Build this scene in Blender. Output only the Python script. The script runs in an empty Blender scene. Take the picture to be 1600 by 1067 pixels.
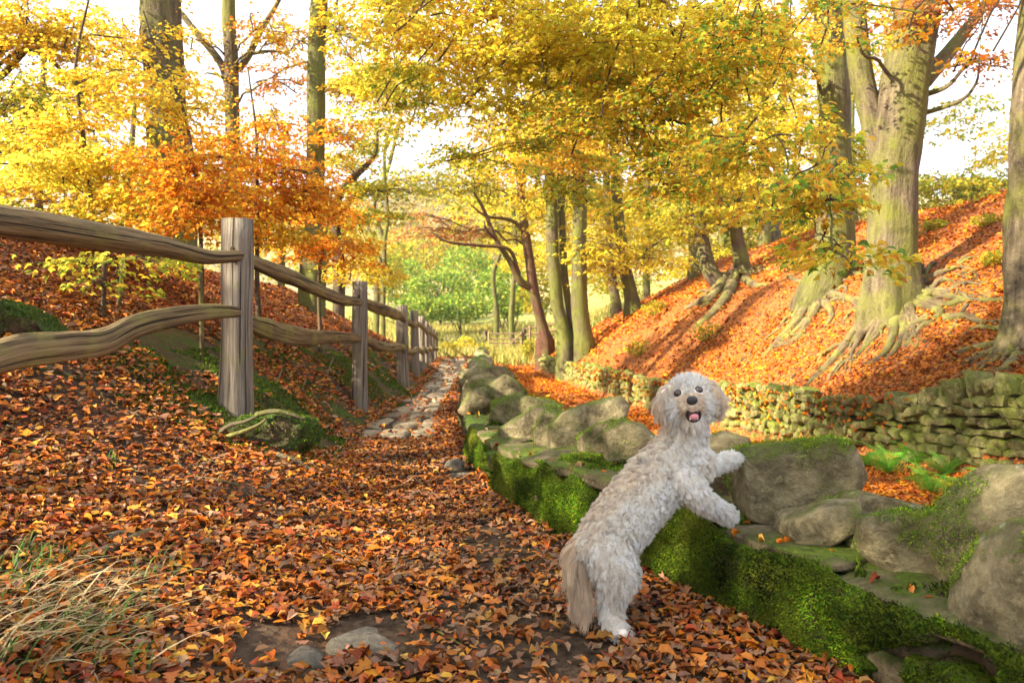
import bpy, bmesh, math, random
import numpy as np
from mathutils import Vector, Matrix
from mathutils.bvhtree import BVHTree
R = math.radians
rng = np.random.default_rng(7)
random.seed(7)
sc = bpy.context.scene
COL = sc.collection

# ------------------------------------------------------------------ camera, sky, sun, exposure
CAMH, FPX, HOR = 1.3, 1245.0, 490.0
cam_d = bpy.data.cameras.new('camera'); cam = bpy.data.objects.new('camera', cam_d); COL.objects.link(cam)
cam.location = (0, 0, CAMH); cam.rotation_euler = (R(90), 0, 0)
cam_d.sensor_width = 36.0; cam_d.lens = 36.0 * FPX / 1600.0
cam_d.shift_y = -(533.5 - HOR) / 1600.0
cam_d.clip_start = 0.05; cam_d.clip_end = 3000
cam_d.dof.use_dof = True; cam_d.dof.focus_distance = 3.9; cam_d.dof.aperture_fstop = 4.0
sc.camera = cam

SUN_DIR = Vector((-0.78, -0.36, 0.50)).normalized()          # towards the sun: left, a little behind
SUN_EL = math.asin(SUN_DIR.z); SUN_AZ = math.atan2(SUN_DIR.x, SUN_DIR.y)
w = bpy.data.worlds.new('World'); sc.world = w; w.use_nodes = True
nt = w.node_tree
sky = nt.nodes.new('ShaderNodeTexSky'); sky.sky_type = 'NISHITA'; sky.sun_disc = False
sky.sun_elevation = SUN_EL; sky.sun_rotation = SUN_AZ
sky.air_density = 1.0; sky.dust_density = 1.5; sky.ozone_density = 1.0
bg = nt.nodes['Background']; bg.inputs[1].default_value = 0.15
tcw = nt.nodes.new('ShaderNodeTexCoord'); cn = nt.nodes.new('ShaderNodeTexNoise'); cn.inputs['Scale'].default_value = 2.2; cn.inputs['Detail'].default_value = 6
nt.links.new(tcw.outputs['Generated'], cn.inputs['Vector'])
cmr = nt.nodes.new('ShaderNodeMapRange'); cmr.inputs[1].default_value = .3; cmr.inputs[2].default_value = .6; cmr.inputs[3].default_value = .55; cmr.inputs[4].default_value = .95
nt.links.new(cn.outputs['Fac'], cmr.inputs[0])
cmx = nt.nodes.new('ShaderNodeMix'); cmx.data_type = 'RGBA'; nt.links.new(cmr.outputs[0], cmx.inputs[0]); nt.links.new(sky.outputs[0], cmx.inputs[6]); cmx.inputs[7].default_value = (3.1, 3.25, 3.55, 1)   # thin bright cloud
nt.links.new(cmx.outputs[2], bg.inputs[0])
sun_d = bpy.data.lights.new('sun', 'SUN'); sun = bpy.data.objects.new('sun', sun_d); COL.objects.link(sun)
sun_d.energy = 5.0; sun_d.angle = R(0.6); sun_d.color = (1.0, 0.89, 0.68)
sun.rotation_euler = SUN_DIR.to_track_quat('Z', 'Y').to_euler(); sun.location = (-30, -10, 30)
vs = sc.view_settings
sc.display_settings.display_device = 'sRGB'
vs.view_transform = 'Standard'; vs.look = 'None'; vs.gamma = 1.0; vs.use_curve_mapping = False
vs.exposure = 2.0
cy = sc.cycles
HAZE = 0.0004
cy.volume_bounces = 0; cy.volume_step_rate = 5; cy.volume_max_steps = 64
cy.use_denoising = True
cy.max_bounces = 7; cy.diffuse_bounces = 4; cy.glossy_bounces = 2; cy.transmission_bounces = 5; cy.transparent_max_bounces = 6
cy.sample_clamp_indirect = 8.0; cy.caustics_reflective = False; cy.caustics_refractive = False

# ------------------------------------------------------------------ numeric helpers
def P(px, py, Y):
    return np.array([(px - 800) / FPX * Y, Y, CAMH - (py - HOR) / FPX * Y])

def _h(ix, iy, iz):
    n = (ix * 73856093) ^ (iy * 19349663) ^ (iz * 83492791)
    n = n & 0xffffffff
    n = ((n ^ (n >> 13)) * 1274126177) & 0xffffffff
    n = n ^ (n >> 16)
    return (n & 0xffff) / 32767.5 - 1.0

def vnoise(p):
    p = np.asarray(p, float); i = np.floor(p).astype(np.int64); f = p - i
    u = f * f * (3 - 2 * f); r = 0
    for dx in (0, 1):
        wx = u[..., 0] if dx else 1 - u[..., 0]
        for dy in (0, 1):
            wy = u[..., 1] if dy else 1 - u[..., 1]
            for dz in (0, 1):
                wz = u[..., 2] if dz else 1 - u[..., 2]
                r = r + wx * wy * wz * _h(i[..., 0] + dx, i[..., 1] + dy, i[..., 2] + dz)
    return r

def fbm(p, oct=4, gain=0.5):
    p = np.asarray(p, float); a = 1.0; s = 0; t = 0
    for k in range(oct):
        s = s + a * vnoise(p * 2 ** k + 17.3 * k); t += a; a *= gain
    return s / t

def xyz(x, y, z):
    return np.stack(np.broadcast_arrays(np.asarray(x, float), np.asarray(y, float), np.asarray(z, float)), -1)

# ------------------------------------------------------------------ terrain
def tab(*a):
    ys = np.array(a[0::2], float); vs_ = np.array(a[1::2], float)
    return lambda y: np.interp(y, ys, vs_)
f_path = tab(-5, 0, 8, 0, 46, -1.06, 55, -1.26, 60, -1.25)
f_wall = tab(-5, 5.2, 1.5, 1.95, 2.8, 1.28, 4.05, .68, 4.76, .27, 5.7, -.06, 6.84, -.30, 9.8, -.63, 14, -.81, 18.5, -.97, 25, -1.2, 35, -1.55, 38, -1.7, 60, -2.4, 400, -2.4)
f_track = tab(-5, -.55, 7, -.6, 9, -.66, 10.8, -.87, 12, -.9, 15, -1.13, 20, -1.35, 27, -1.41, 36, -1.3, 45, -1.26, 60, -1.25)
f_fwx = tab(-5, 6.2, 3, 6.1, 7, 6.0, 9, 5.8, 10.8, 5.55, 12, 5.3, 15, 4.8, 20, 3.9, 27, 2.8, 36, 1.16, 45, 1.6, 60, 3, 400, 3)
f_fwt = tab(-5, .8, 7, .7, 9, .61, 10.3, .42, 11.2, .1, 12, 0, 15, -.12, 20, -.43, 27, -.54, 36, -.61, 42, -1.1, 60, -1.2)
f_fence = tab(-5, -7, 3.7, -2.95, 6.3, -2.17, 10.4, -1.99, 14.7, -2.02, 18.5, -2.26, 22.3, -2.53, 26, -2.80, 30, -3.08, 34, -3.35, 37.8, -3.64, 41.5, -3.93, 60, -6, 400, -6)
f_fencz = tab(-5, .6, 3.7, .62, 6.3, .615, 10.4, .28, 14.7, .03, 18.5, -.07, 22.3, -.22, 26, -.4, 30, -.6, 34, -.76, 37.8, -.9, 41.5, -1.05, 60, -1.25)
f_foot = tab(-5, -.8, 3.5, -.75, 5, -.8, 6, -1.15, 7, -1.62, 8.5, -1.78, 10.4, -1.82, 12.5, -1.86, 14.7, -1.87, 18.5, -2.1, 26, -2.62, 36, -3.25, 41, -3.6, 60, -5, 400, -5)
f_far = tab(-5, 0, 58, 0, 85, 2.5, 130, 6, 200, 20, 300, 41, 420, 46)
r3 = tab(-5, .42, 6, .5, 9, .75, 20, .9, 38, .5, 50, 0); r2 = tab(-5, 1.3, 9, 1.8, 20, 2.0, 38, 1.1, 50, .3)
r1 = tab(-5, 2.4, 15, 3.2, 38, 1.6, 50, .6); r0 = tab(-5, 6, 50, 4)
q2 = tab(-5, 1.2, 10, 1.25, 12, 1.65, 15, 2.3, 20, 2.35, 28, 2.3, 36, 1.8, 50, .8); q3 = tab(-5, 3.4, 10, 3.6, 15, 4.6, 28, 4.8, 36, 4.4, 50, 2.6)
q4 = tab(-5, 5.3, 28, 5.5, 40, 5.0, 60, 3.0); q5 = tab(-5, 8, 60, 6)

def feats(y):
    c4, zf, wl, fw, ft, tr, pz = f_fence(y), f_fencz(y), f_wall(y), f_fwx(y), f_fwt(y), f_track(y), f_path(y)
    X = [c4 - 80, c4 - 8, c4 - 3.2, c4 - 1.2, c4 - .18, f_foot(y), (f_foot(y) + wl) / 2, wl, wl + .5, wl + .75, (wl + fw) / 2 + .3, fw, fw + .35, fw + 3.35, fw + 8.3, fw + 15.3, fw + 80]
    Z = [zf + r0(y), zf + r1(y), zf + r2(y), zf + r3(y), zf, pz + .03, pz - .02, pz + .02, tr + .25, tr + .02, tr, tr, ft - .06, ft + q2(y), ft + q3(y), ft + q4(y), ft + q5(y)]
    return X, Z

def G(x, y):
    """terrain height, vectorised over equal-shaped x, y"""
    x = np.atleast_1d(np.asarray(x, float)); y = np.atleast_1d(np.asarray(y, float))
    x, y = np.broadcast_arrays(x, y)
    out = np.zeros(x.shape)
    X, Z = feats(y)
    X = np.array([np.broadcast_to(a, y.shape) for a in X]); Z = np.array([np.broadcast_to(a, y.shape) for a in Z])
    for d in (-.09, 0, .09):
        xx = x + d
        z = Z[0].copy()
        for k in range(len(X) - 1):
            t = np.clip((xx - X[k]) / np.maximum(X[k + 1] - X[k], 1e-3), 0, 1)
            z = z + (Z[k + 1] - Z[k]) * t
        out += z / 3
    onpath = np.clip(np.minimum((x - X[5]) / .3, (X[7] - x) / .2), 0, 1)
    rough = 1 - .6 * onpath
    bk = np.clip((x - X[4] + 1.4) / .8, 0, 1) * np.clip((X[5] + .05 - x) / .25, 0, 1) * np.clip((y - 5.6) / 1.2, 0, 1) * np.clip((40 - y) / 8, 0, 1)
    out += bk * (.11 * fbm(xyz(x * 2.1, y * 1.7, 11), 3) + .03 * fbm(xyz(x * 8, y * 7, 2), 2))
    rb = np.clip((x - X[12] - .3) / .8, 0, 1) * np.clip((45 - y) / 6, 0, 1); out += rb * .14 * fbm(xyz(x * .55, y * .55, 21), 3)
    out += rough * (.06 * fbm(xyz(x * .9, y * .9, 0), 3) + .022 * fbm(xyz(x * 4, y * 4, 5), 2))
    out += np.clip((y - 60) / 60, 0, 1) * 1.2 * fbm(xyz(x * .04, y * .04, 3), 3)
    out += f_far(y)
    return out

def g(x, y): return float(G(x, y)[0])

def hit(px, py, y0=1.6, y1=120.0):
    """where the ray through a pixel first meets the ground"""
    ys = np.geomspace(y0, y1, 900); k = (px - 800) / FPX; s = -(py - HOR) / FPX
    d = CAMH + s * ys - G(k * ys, ys)
    idx = np.where(d < 0)[0]
    if len(idx) == 0: Y = y1
    else:
        i = idx[0]; Y = ys[i] if i == 0 else ys[i - 1] + (ys[i] - ys[i - 1]) * d[i - 1] / (d[i - 1] - d[i] + 1e-9)
    return np.array([k * Y, Y, g(k * Y, Y)])

# ------------------------------------------------------------------ mesh helpers
def mesh_from(name, V, F, mat=None, col=None, tc=None, smooth=True, extra=None):
    """V (n,3); F: list of (m,k) index arrays; col per-face or per-vertex rgb; tc per-vertex vector"""
    if isinstance(F, np.ndarray): F = [F]
    F = [np.asarray(f, np.int64) for f in F if len(f)]
    me = bpy.data.meshes.new(name)
    me.vertices.add(len(V)); me.vertices.foreach_set('co', np.ascontiguousarray(V, np.float32).ravel())
    nl = sum(f.size for f in F); nf = sum(len(f) for f in F)
    me.loops.add(nl); me.polygons.add(nf)
    me.loops.foreach_set('vertex_index', np.concatenate([f.ravel() for f in F]).astype(np.int32))
    tot = np.concatenate([np.full(len(f), f.shape[1]) for f in F]); st = np.concatenate([[0], np.cumsum(tot)[:-1]])
    me.polygons.foreach_set('loop_start', st.astype(np.int32))
    me.polygons.foreach_set('use_smooth', np.full(nf, smooth))
    if col is not None:
        dom = 'FACE' if len(col) == nf and len(col) != len(V) else 'POINT'
        a = me.attributes.new('Col', 'FLOAT_COLOR', dom)
        c = np.ones((len(col), 4), np.float32); c[:, :3] = col
        a.data.foreach_set('color', c.ravel())
    if tc is not None:
        a = me.attributes.new('tc', 'FLOAT_VECTOR', 'POINT'); a.data.foreach_set('vector', np.ascontiguousarray(tc, np.float32).ravel())
    for k, v in (extra or {}).items():
        a = me.attributes.new(k, 'FLOAT', 'POINT'); a.data.foreach_set('value', np.ascontiguousarray(v, np.float32))
    me.update(calc_edges=True)
    if mat: me.materials.append(mat)
    return me

def obj(name, data, parent=None, label=None, cat=None, group=None, kind=None, loc=None, rot=None, scale=None):
    o = bpy.data.objects.new(name, data); COL.objects.link(o)
    if parent is not None: o.parent = parent
    if label: o['label'] = label
    if cat: o['category'] = cat
    if group: o['group'] = group
    if kind: o['kind'] = kind
    if loc is not None: o.location = tuple(float(v) for v in loc)
    if rot is not None: o.rotation_euler = tuple(float(v) for v in rot)
    if scale is not None: o.scale = tuple(float(v) for v in scale)
    return o

def thing(name, label, cat, loc=(0, 0, 0), group=None):
    return obj(name, None, None, label, cat, group, loc=loc)

class Geo:
    """collects vertices/faces with a texture coordinate and a colour, origin subtracted at build"""
    def __init__(s): s.V = []; s.T = []; s.Q = []; s.F3 = []; s.C = []; s.n = 0
    def add(s, V, Q=None, T3=None, tc=None, col=None):
        s.V.append(V); s.T.append(tc if tc is not None else V)
        s.C.append(np.broadcast_to(col if col is not None else (.5, .5, .5), (len(V), 3)))
        if Q is not None and len(Q): s.Q.append(np.asarray(Q) + s.n)
        if T3 is not None and len(T3): s.F3.append(np.asarray(T3) + s.n)
        s.n += len(V)
    def mesh(s, name, mat, org=(0, 0, 0), smooth=True):
        F = []
        if s.Q: F.append(np.concatenate(s.Q))
        if s.F3: F.append(np.concatenate(s.F3))
        return mesh_from(name, np.concatenate(s.V) - np.asarray(org), F, mat, np.concatenate(s.C), np.concatenate(s.T), smooth)

def spline(pts, n):
    pts = np.asarray(pts, float)
    if len(pts) == 2: return pts[0] + (pts[1] - pts[0]) * np.linspace(0, 1, n)[:, None]
    p = np.vstack([2 * pts[0] - pts[1], pts, 2 * pts[-1] - pts[-2]])
    t = np.linspace(0, len(pts) - 1, n); i = np.minimum(t.astype(int), len(pts) - 2); f = (t - i)[:, None]
    a, b, c, d = p[i], p[i + 1], p[i + 2], p[i + 3]
    return .5 * (2 * b + (c - a) * f + (2 * a - 5 * b + 4 * c - d) * f * f + (3 * b - a - 3 * c + d) * f ** 3)

def tube(pts, rad, ns=8, flat=1.0, rough=0.0, rs=3.0, lobes=None, caps=True, seed=0.0, up=(0, 0, 1)):
    """swept tube -> V, Q, T3, tc. flat scales the horizontal half-axis"""
    pts = np.asarray(pts, float); n = len(pts); rad = np.broadcast_to(np.asarray(rad, float), (n,))
    d = np.gradient(pts, axis=0); d /= np.linalg.norm(d, axis=1)[:, None] + 1e-9
    u = np.asarray(up, float)
    if abs(d[:, 2]).mean() > .8: u = np.array([0.0, 1.0, 0.0])
    s1 = np.cross(d, u); s1 /= np.linalg.norm(s1, axis=1)[:, None] + 1e-9
    s2 = np.cross(s1, d)
    th = np.linspace(0, 2 * np.pi, ns, endpoint=False)
    L = np.concatenate([[0], np.cumsum(np.linalg.norm(np.diff(pts, axis=0), axis=1))])
    rr = rad[:, None] * np.ones(ns)
    if lobes is not None: rr = rr * lobes(L[:, None], th[None, :])
    tcv = np.stack([np.cos(th)[None, :] * rad.mean() * np.ones((n, 1)), np.sin(th)[None, :] * rad.mean() * np.ones((n, 1)), L[:, None] * np.ones(ns)], -1)
    if rough: rr = rr * (1 + rough * fbm(np.stack([np.cos(th)[None, :] * 1.4 + 0 * L[:, None] + seed, np.sin(th)[None, :] * 1.4 + 0 * L[:, None] + seed, L[:, None] * rs + 0 * th], -1), 3))
    V = pts[:, None] + rr[..., None] * (np.cos(th)[None, :, None] * s1[:, None] * flat + np.sin(th)[None, :, None] * s2[:, None])
    i = np.arange(n - 1)[:, None] * ns; j = np.arange(ns)[None, :]; k = (j + 1) % ns
    Q = np.stack([i + j, i + ns + j, i + ns + k, i + k], -1).reshape(-1, 4)
    V = V.reshape(-1, 3); tcv = tcv.reshape(-1, 3) + seed; T3 = None
    if caps:
        V = np.vstack([V, pts[0], pts[-1]]); tcv = np.vstack([tcv, tcv[0] * 0 + seed, tcv[0] * 0 + seed]); jj = np.arange(ns); kk = (jj + 1) % ns
        a = n * ns
        T3 = np.vstack([np.stack([jj, kk, np.full(ns, a)], -1), np.stack([(n - 1) * ns + kk, (n - 1) * ns + jj, np.full(ns, a + 1)], -1)])
    return V, Q, T3, tcv

# ------------------------------------------------------------------ materials
def newmat(name):
    m = bpy.data.materials.new(name); m.use_nodes = True
    return m, m.node_tree, m.node_tree.nodes['Principled BSDF']
def N(nt, t, **kw):
    n = nt.nodes.new(t)
    for k, v in kw.items():
        if k.startswith('i_'):
            key = k[2:]; n.inputs[int(key) if key.isdigit() else key].default_value = v
        else: setattr(n, k, v)
    return n
def attr(nt, name): n = nt.nodes.new('ShaderNodeAttribute'); n.attribute_name = name; return n
def noise(nt, vec, scale, detail=4, rough=.55):
    n = N(nt, 'ShaderNodeTexNoise'); n.inputs['Scale'].default_value = scale; n.inputs['Detail'].default_value = detail; n.inputs['Roughness'].default_value = rough
    if vec is not None: nt.links.new(vec, n.inputs['Vector'])
    return n.outputs['Fac']
def ramp(nt, fac, stops):
    n = N(nt, 'ShaderNodeValToRGB'); e = n.color_ramp.elements
    while len(e) < len(stops): e.new(.5)
    for k, (p, c) in enumerate(stops): e[k].position = p; e[k].color = (*c, 1) if len(c) == 3 else c
    nt.links.new(fac, n.inputs[0]); return n.outputs[0]
def rampf(nt, fac, a, b):
    n = N(nt, 'ShaderNodeMapRange'); n.inputs[1].default_value = a; n.inputs[2].default_value = b; nt.links.new(fac, n.inputs[0]); return n.outputs[0]
def mix(nt, fac, a, b, mode='MIX'):
    n = N(nt, 'ShaderNodeMix', data_type='RGBA', blend_type=mode)
    for s, v in ((0, fac), (6, a), (7, b)):
        if hasattr(v, 'node'): nt.links.new(v, n.inputs[s])
        else: n.inputs[s].default_value = v if s == 0 else (*v, 1)
    return n.outputs[2]
def math_(nt, op, a, b=0.0, clamp=False):
    n = N(nt, 'ShaderNodeMath', operation=op); n.use_clamp = clamp
    for s, v in ((0, a), (1, b)):
        if hasattr(v, 'node'): nt.links.new(v, n.inputs[s])
        else: n.inputs[s].default_value = v
    return n.outputs[0]
def bump(nt, bsdf, h, strength=.5, dist=.02):
    n = N(nt, 'ShaderNodeBump'); n.inputs['Strength'].default_value = strength; n.inputs['Distance'].default_value = dist
    nt.links.new(h, n.inputs['Height']); nt.links.new(n.outputs[0], bsdf.inputs['Normal'])
def objco(nt): return N(nt, 'ShaderNodeTexCoord').outputs['Object']
def geopos(nt): return N(nt, 'ShaderNodeNewGeometry').outputs['Position']
def scaled(nt, vec, s):
    n = N(nt, 'ShaderNodeMapping'); n.inputs['Scale'].default_value = s; nt.links.new(vec, n.inputs[0]); return n.outputs[0]

def leaf_material(name, trans=.45, rough=.5):
    m, nt, b = newmat(name); c = attr(nt, 'Col').outputs['Color']
    v = noise(nt, geopos(nt), 60, 2)
    c2 = mix(nt, 1.0, c, ramp(nt, v, [(.3, (.78, .74, .7)), (.7, (1, 1, 1))]), 'MULTIPLY')
    nt.links.new(c2, b.inputs['Base Color']); b.inputs['Roughness'].default_value = rough; b.inputs['Specular IOR Level'].default_value = .16
    t = N(nt, 'ShaderNodeBsdfTranslucent'); nt.links.new(c2, t.inputs[0])
    mx = N(nt, 'ShaderNodeMixShader'); mx.inputs[0].default_value = trans
    nt.links.new(b.outputs[0], mx.inputs[1]); nt.links.new(t.outputs[0], mx.inputs[2])
    nt.links.new(mx.outputs[0], nt.nodes['Material Output'].inputs[0]); return m
M_leaf = leaf_material('canopy_leaf', .70, .6)
M_litter = leaf_material('fallen_leaf', .10, .7)
M_fern = leaf_material('fern_green', .35)
M_grassblade = leaf_material('grass_blade', .3)

def bark(name, base, dark, green, gfac, gscale=1.2):
    m, nt, b = newmat(name); tc = attr(nt, 'tc').outputs['Vector']; pos = geopos(nt)
    grain = noise(nt, scaled(nt, tc, (14, 14, 2.2)), 1.0, 6, .65)
    big = noise(nt, pos, gscale, 4); fine = noise(nt, pos, 22, 5, .7)
    c = mix(nt, rampf(nt, grain, .35, .65), dark, base)
    c = mix(nt, rampf(nt, fine, .55, .75), c, tuple(min(1, x * 1.45) for x in base))
    gm = math_(nt, 'MULTIPLY', rampf(nt, big, .62 - gfac * .35, .72 - gfac * .2), rampf(nt, fine, .25, .6), True)
    c = mix(nt, gm, c, green); bl = noise(nt, scaled(nt, tc, (5, 5, 3.0)), 1.0, 5, .7); c = mix(nt, math_(nt, 'MULTIPLY', rampf(nt, bl, .56, .68), .6), c, tuple(x * .8 for x in dark)); nt.links.new(c, b.inputs['Base Color']); b.inputs['Roughness'].default_value = .85; b.inputs['Specular IOR Level'].default_value = .2
    h = math_(nt, 'ADD', grain, math_(nt, 'MULTIPLY', fine, .5)); bump(nt, b, math_(nt, 'ADD', h, bl), 1.0, .04); return m
M_beech = bark('beech_bark', (.15, .12, .066), (.045, .032, .018), (.13, .145, .02), .75)
M_beech_grey = bark('grey_beech_bark', (.175, .135, .08), (.05, .036, .021), (.14, .145, .02), .62)
M_bark_dark = bark('dark_bark', (.13, .095, .06), (.045, .03, .02), (.13, .14, .03), .4)
M_twig = bark('twig_bark', (.12, .08, .05), (.05, .032, .02), (.1, .1, .03), .1)
M_root = bark('root_bark', (.20, .15, .08), (.06, .042, .022), (.20, .20, .04), .55, 3)
M_rootd = bark('dark_root_bark', (.17, .13, .08), (.055, .04, .025), (.12, .13, .03), .5, 4)
M_rust = bark('rusty_bark', (.15, .065, .035), (.05, .03, .02), (.12, .11, .03), .5)

def wood(name, base, dark, green, ga=.6, gb=.75):
    m, nt, b = newmat(name); tc = attr(nt, 'tc').outputs['Vector']
    grain = noise(nt, scaled(nt, tc, (45, 45, 1.6)), 1.0, 6, .7); coarse = noise(nt, scaled(nt, tc, (12, 12, 1.1)), 1.0, 4)
    pos = geopos(nt); big = noise(nt, pos, 3.5, 4)
    c = mix(nt, rampf(nt, grain, .36, .62), dark, base); c = mix(nt, rampf(nt, coarse, .56, .7), c, tuple(x * .42 for x in base))
    c = mix(nt, rampf(nt, big, ga, gb), c, green); ck = rampf(nt, noise(nt, scaled(nt, tc, (38, 38, .7)), 1.0, 3, .5), .60, .645); c = mix(nt, ck, c, tuple(x * .35 for x in dark))
    nt.links.new(c, b.inputs['Base Color']); b.inputs['Roughness'].default_value = .8; b.inputs['Specular IOR Level'].default_value = .25
    bump(nt, b, math_(nt, 'SUBTRACT', math_(nt, 'ADD', grain, coarse), ck), 1.0, .02); return m
M_wood = wood('weathered_rail_wood', (.27, .19, .09), (.065, .042, .02), (.21, .185, .05), .52, .68)
M_post = wood('grey_post_wood', (.29, .24, .185), (.11, .085, .06), (.19, .18, .065), .54, .72)

def stone(name, base, dark, mosscol, moss_lo, moss_hi, lichen=True, upw=.5, rusty=None):
    m, nt, b = newmat(name); pos = geopos(nt); geo = N(nt, 'ShaderNodeNewGeometry')
    oi = N(nt, 'ShaderNodeObjectInfo')
    big = noise(nt, pos, 3.0, 5, .6); fine = noise(nt, pos, 34, 6, .7); mid = noise(nt, pos, 9, 5, .6)
    c = mix(nt, rampf(nt, mid, .35, .68), dark, base)
    c = mix(nt, rampf(nt, fine, .5, .8), c, tuple(min(1, x * 1.4) for x in base))
    hv = N(nt, 'ShaderNodeHueSaturation'); nt.links.new(c, hv.inputs['Color'])
    nt.links.new(math_(nt, 'ADD', .72, math_(nt, 'MULTIPLY', oi.outputs['Random'], .55)), hv.inputs['Value']); c = hv.outputs[0]
    if lichen:
        v = N(nt, 'ShaderNodeTexVoronoi'); v.inputs['Scale'].default_value = 16; nt.links.new(pos, v.inputs['Vector'])
        spot = math_(nt, 'MULTIPLY', math_(nt, 'LESS_THAN', v.outputs['Distance'], .22), rampf(nt, noise(nt, pos, 5.5, 3), .6, .66), True)
        c = mix(nt, math_(nt, 'MULTIPLY', spot, .75), c, (.55, .56, .46))
    sep = N(nt, 'ShaderNodeSeparateXYZ'); nt.links.new(geo.outputs['Normal'], sep.inputs[0])
    up = math_(nt, 'MULTIPLY', sep.outputs['Z'], upw * .35)
    mm = math_(nt, 'ADD', math_(nt, 'ADD', big, up), math_(nt, 'MULTIPLY', fine, .28))
    mf = rampf(nt, mm, moss_lo, moss_hi)
    mc = mix(nt, rampf(nt, fine, .35, .65), tuple(x * .45 for x in mosscol), mosscol)
    c = mix(nt, mf, c, mc)
    nt.links.new(c, b.inputs['Base Color']); b.inputs['Roughness'].default_value = .9; b.inputs['Specular IOR Level'].default_value = .2
    cv = N(nt, 'ShaderNodeTexVoronoi', feature='DISTANCE_TO_EDGE'); cv.inputs['Scale'].default_value = 3.6
    wv = N(nt, 'ShaderNodeMix', data_type='VECTOR'); wv.inputs[0].default_value = .16; nt.links.new(pos, wv.inputs[4]); wn = N(nt, 'ShaderNodeTexNoise'); wn.inputs['Scale'].default_value = 7; nt.links.new(pos, wn.inputs['Vector']); nt.links.new(wn.outputs['Color'], wv.inputs[5]); nt.links.new(wv.outputs[1], cv.inputs['Vector'])
    crack = rampf(nt, cv.outputs['Distance'], 0.0, .06)
    bump(nt, b, math_(nt, 'ADD', math_(nt, 'ADD', math_(nt, 'ADD', fine, mid), math_(nt, 'MULTIPLY', mf, .6)), math_(nt, 'MULTIPLY', crack, .12)), 1.0, .024); return m
M_cope = stone('coping_stone', (.34, .285, .155), (.11, .086, .046), (.15, .20, .018), .74, .90)
M_body = stone('mossy_wall_stone', (.22, .175, .10), (.07, .055, .035), (.10, .17, .02), .62, .80)
M_far = stone('far_wall_stone', (.33, .295, .12), (.12, .105, .04), (.21, .25, .03), .56, .86, lichen=False)
M_slab = stone('paving_sandstone', (.34, .28, .19), (.19, .15, .10), (.16, .15, .05), 1.05, 1.2, lichen=False)
M_cobble = stone('dark_path_stone', (.18, .155, .115), (.09, .075, .055), (.12, .13, .04), .95, 1.1)

def ground_mat(name, kind):
    m, nt, b = newmat(name); pos = geopos(nt)
    v = N(nt, 'ShaderNodeTexVoronoi'); v.inputs['Scale'].default_value = 21; v.inputs['Randomness'].default_value = 1
    wob = N(nt, 'ShaderNodeTexNoise'); wob.inputs['Scale'].default_value = 9; nt.links.new(pos, wob.inputs['Vector'])
    vec = N(nt, 'ShaderNodeMix', data_type='VECTOR'); vec.inputs[0].default_value = .04
    nt.links.new(pos, vec.inputs[4]); nt.links.new(wob.outputs['Color'], vec.inputs[5]); nt.links.new(vec.outputs[1], v.inputs['Vector'])
    sepc = N(nt, 'ShaderNodeSeparateColor'); nt.links.new(v.outputs['Color'], sepc.inputs[0])
    leafc = ramp(nt, sepc.outputs[0], [(0, (.10, .035, .015)), (.25, (.34, .08, .015)), (.5, (.48, .13, .02)), (.75, (.58, .20, .03)), (1, (.36, .12, .04))])
    soil = mix(nt, rampf(nt, noise(nt, pos, 14, 6, .7), .3, .7), (.035, .022, .014), (.10, .065, .04))
    lf = rampf(nt, noise(nt, pos, 1.6, 5, .7), .38, .56)
    edge = rampf(nt, v.outputs['Distance'], .75, .45)
    bank = attr(nt, 'bank').outputs['Fac']
    lfb = math_(nt, 'MAXIMUM', math_(nt, 'MULTIPLY', lf, .12), bank, True)
    c = mix(nt, math_(nt, 'MULTIPLY', lfb, edge, True), soil, leafc)
    mossf = math_(nt, 'MULTIPLY', attr(nt, 'moss').outputs['Fac'], rampf(nt, noise(nt, pos, 2.4, 5, .65), .46, .58), True)
    mc = mix(nt, rampf(nt, noise(nt, pos, 40, 5, .7), .35, .65), (.018, .03, .006), (.085, .125, .016))
    c = mix(nt, mossf, c, mc)
    grf = math_(nt, 'MULTIPLY', attr(nt, 'grass').outputs['Fac'], rampf(nt, noise(nt, pos, .5, 5, .7), .3, .5), True)
    gc = ramp(nt, noise(nt, pos, 1.1, 6, .7), [(.3, (.12, .17, .03)), (.5, (.30, .30, .07)), (.7, (.42, .30, .09))])
    c = mix(nt, grf, c, gc)
    hc_ = ramp(nt, noise(nt, pos, .09, 6, .7), [(.3, (.20, .19, .07)), (.5, (.36, .28, .13)), (.7, (.44, .33, .19))])  # pale hill tones, distance haze mixed into the colour
    c = mix(nt, attr(nt, 'hill').outputs['Fac'], c, hc_)
    nt.links.new(c, b.inputs['Base Color']); b.inputs['Roughness'].default_value = .95; b.inputs['Specular IOR Level'].default_value = .15
    bump(nt, b, math_(nt, 'ADD', v.outputs['Distance'], noise(nt, pos, 30, 5, .7)), .7, .03); return m
M_ground = ground_mat('woodland_floor', 0)

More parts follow.
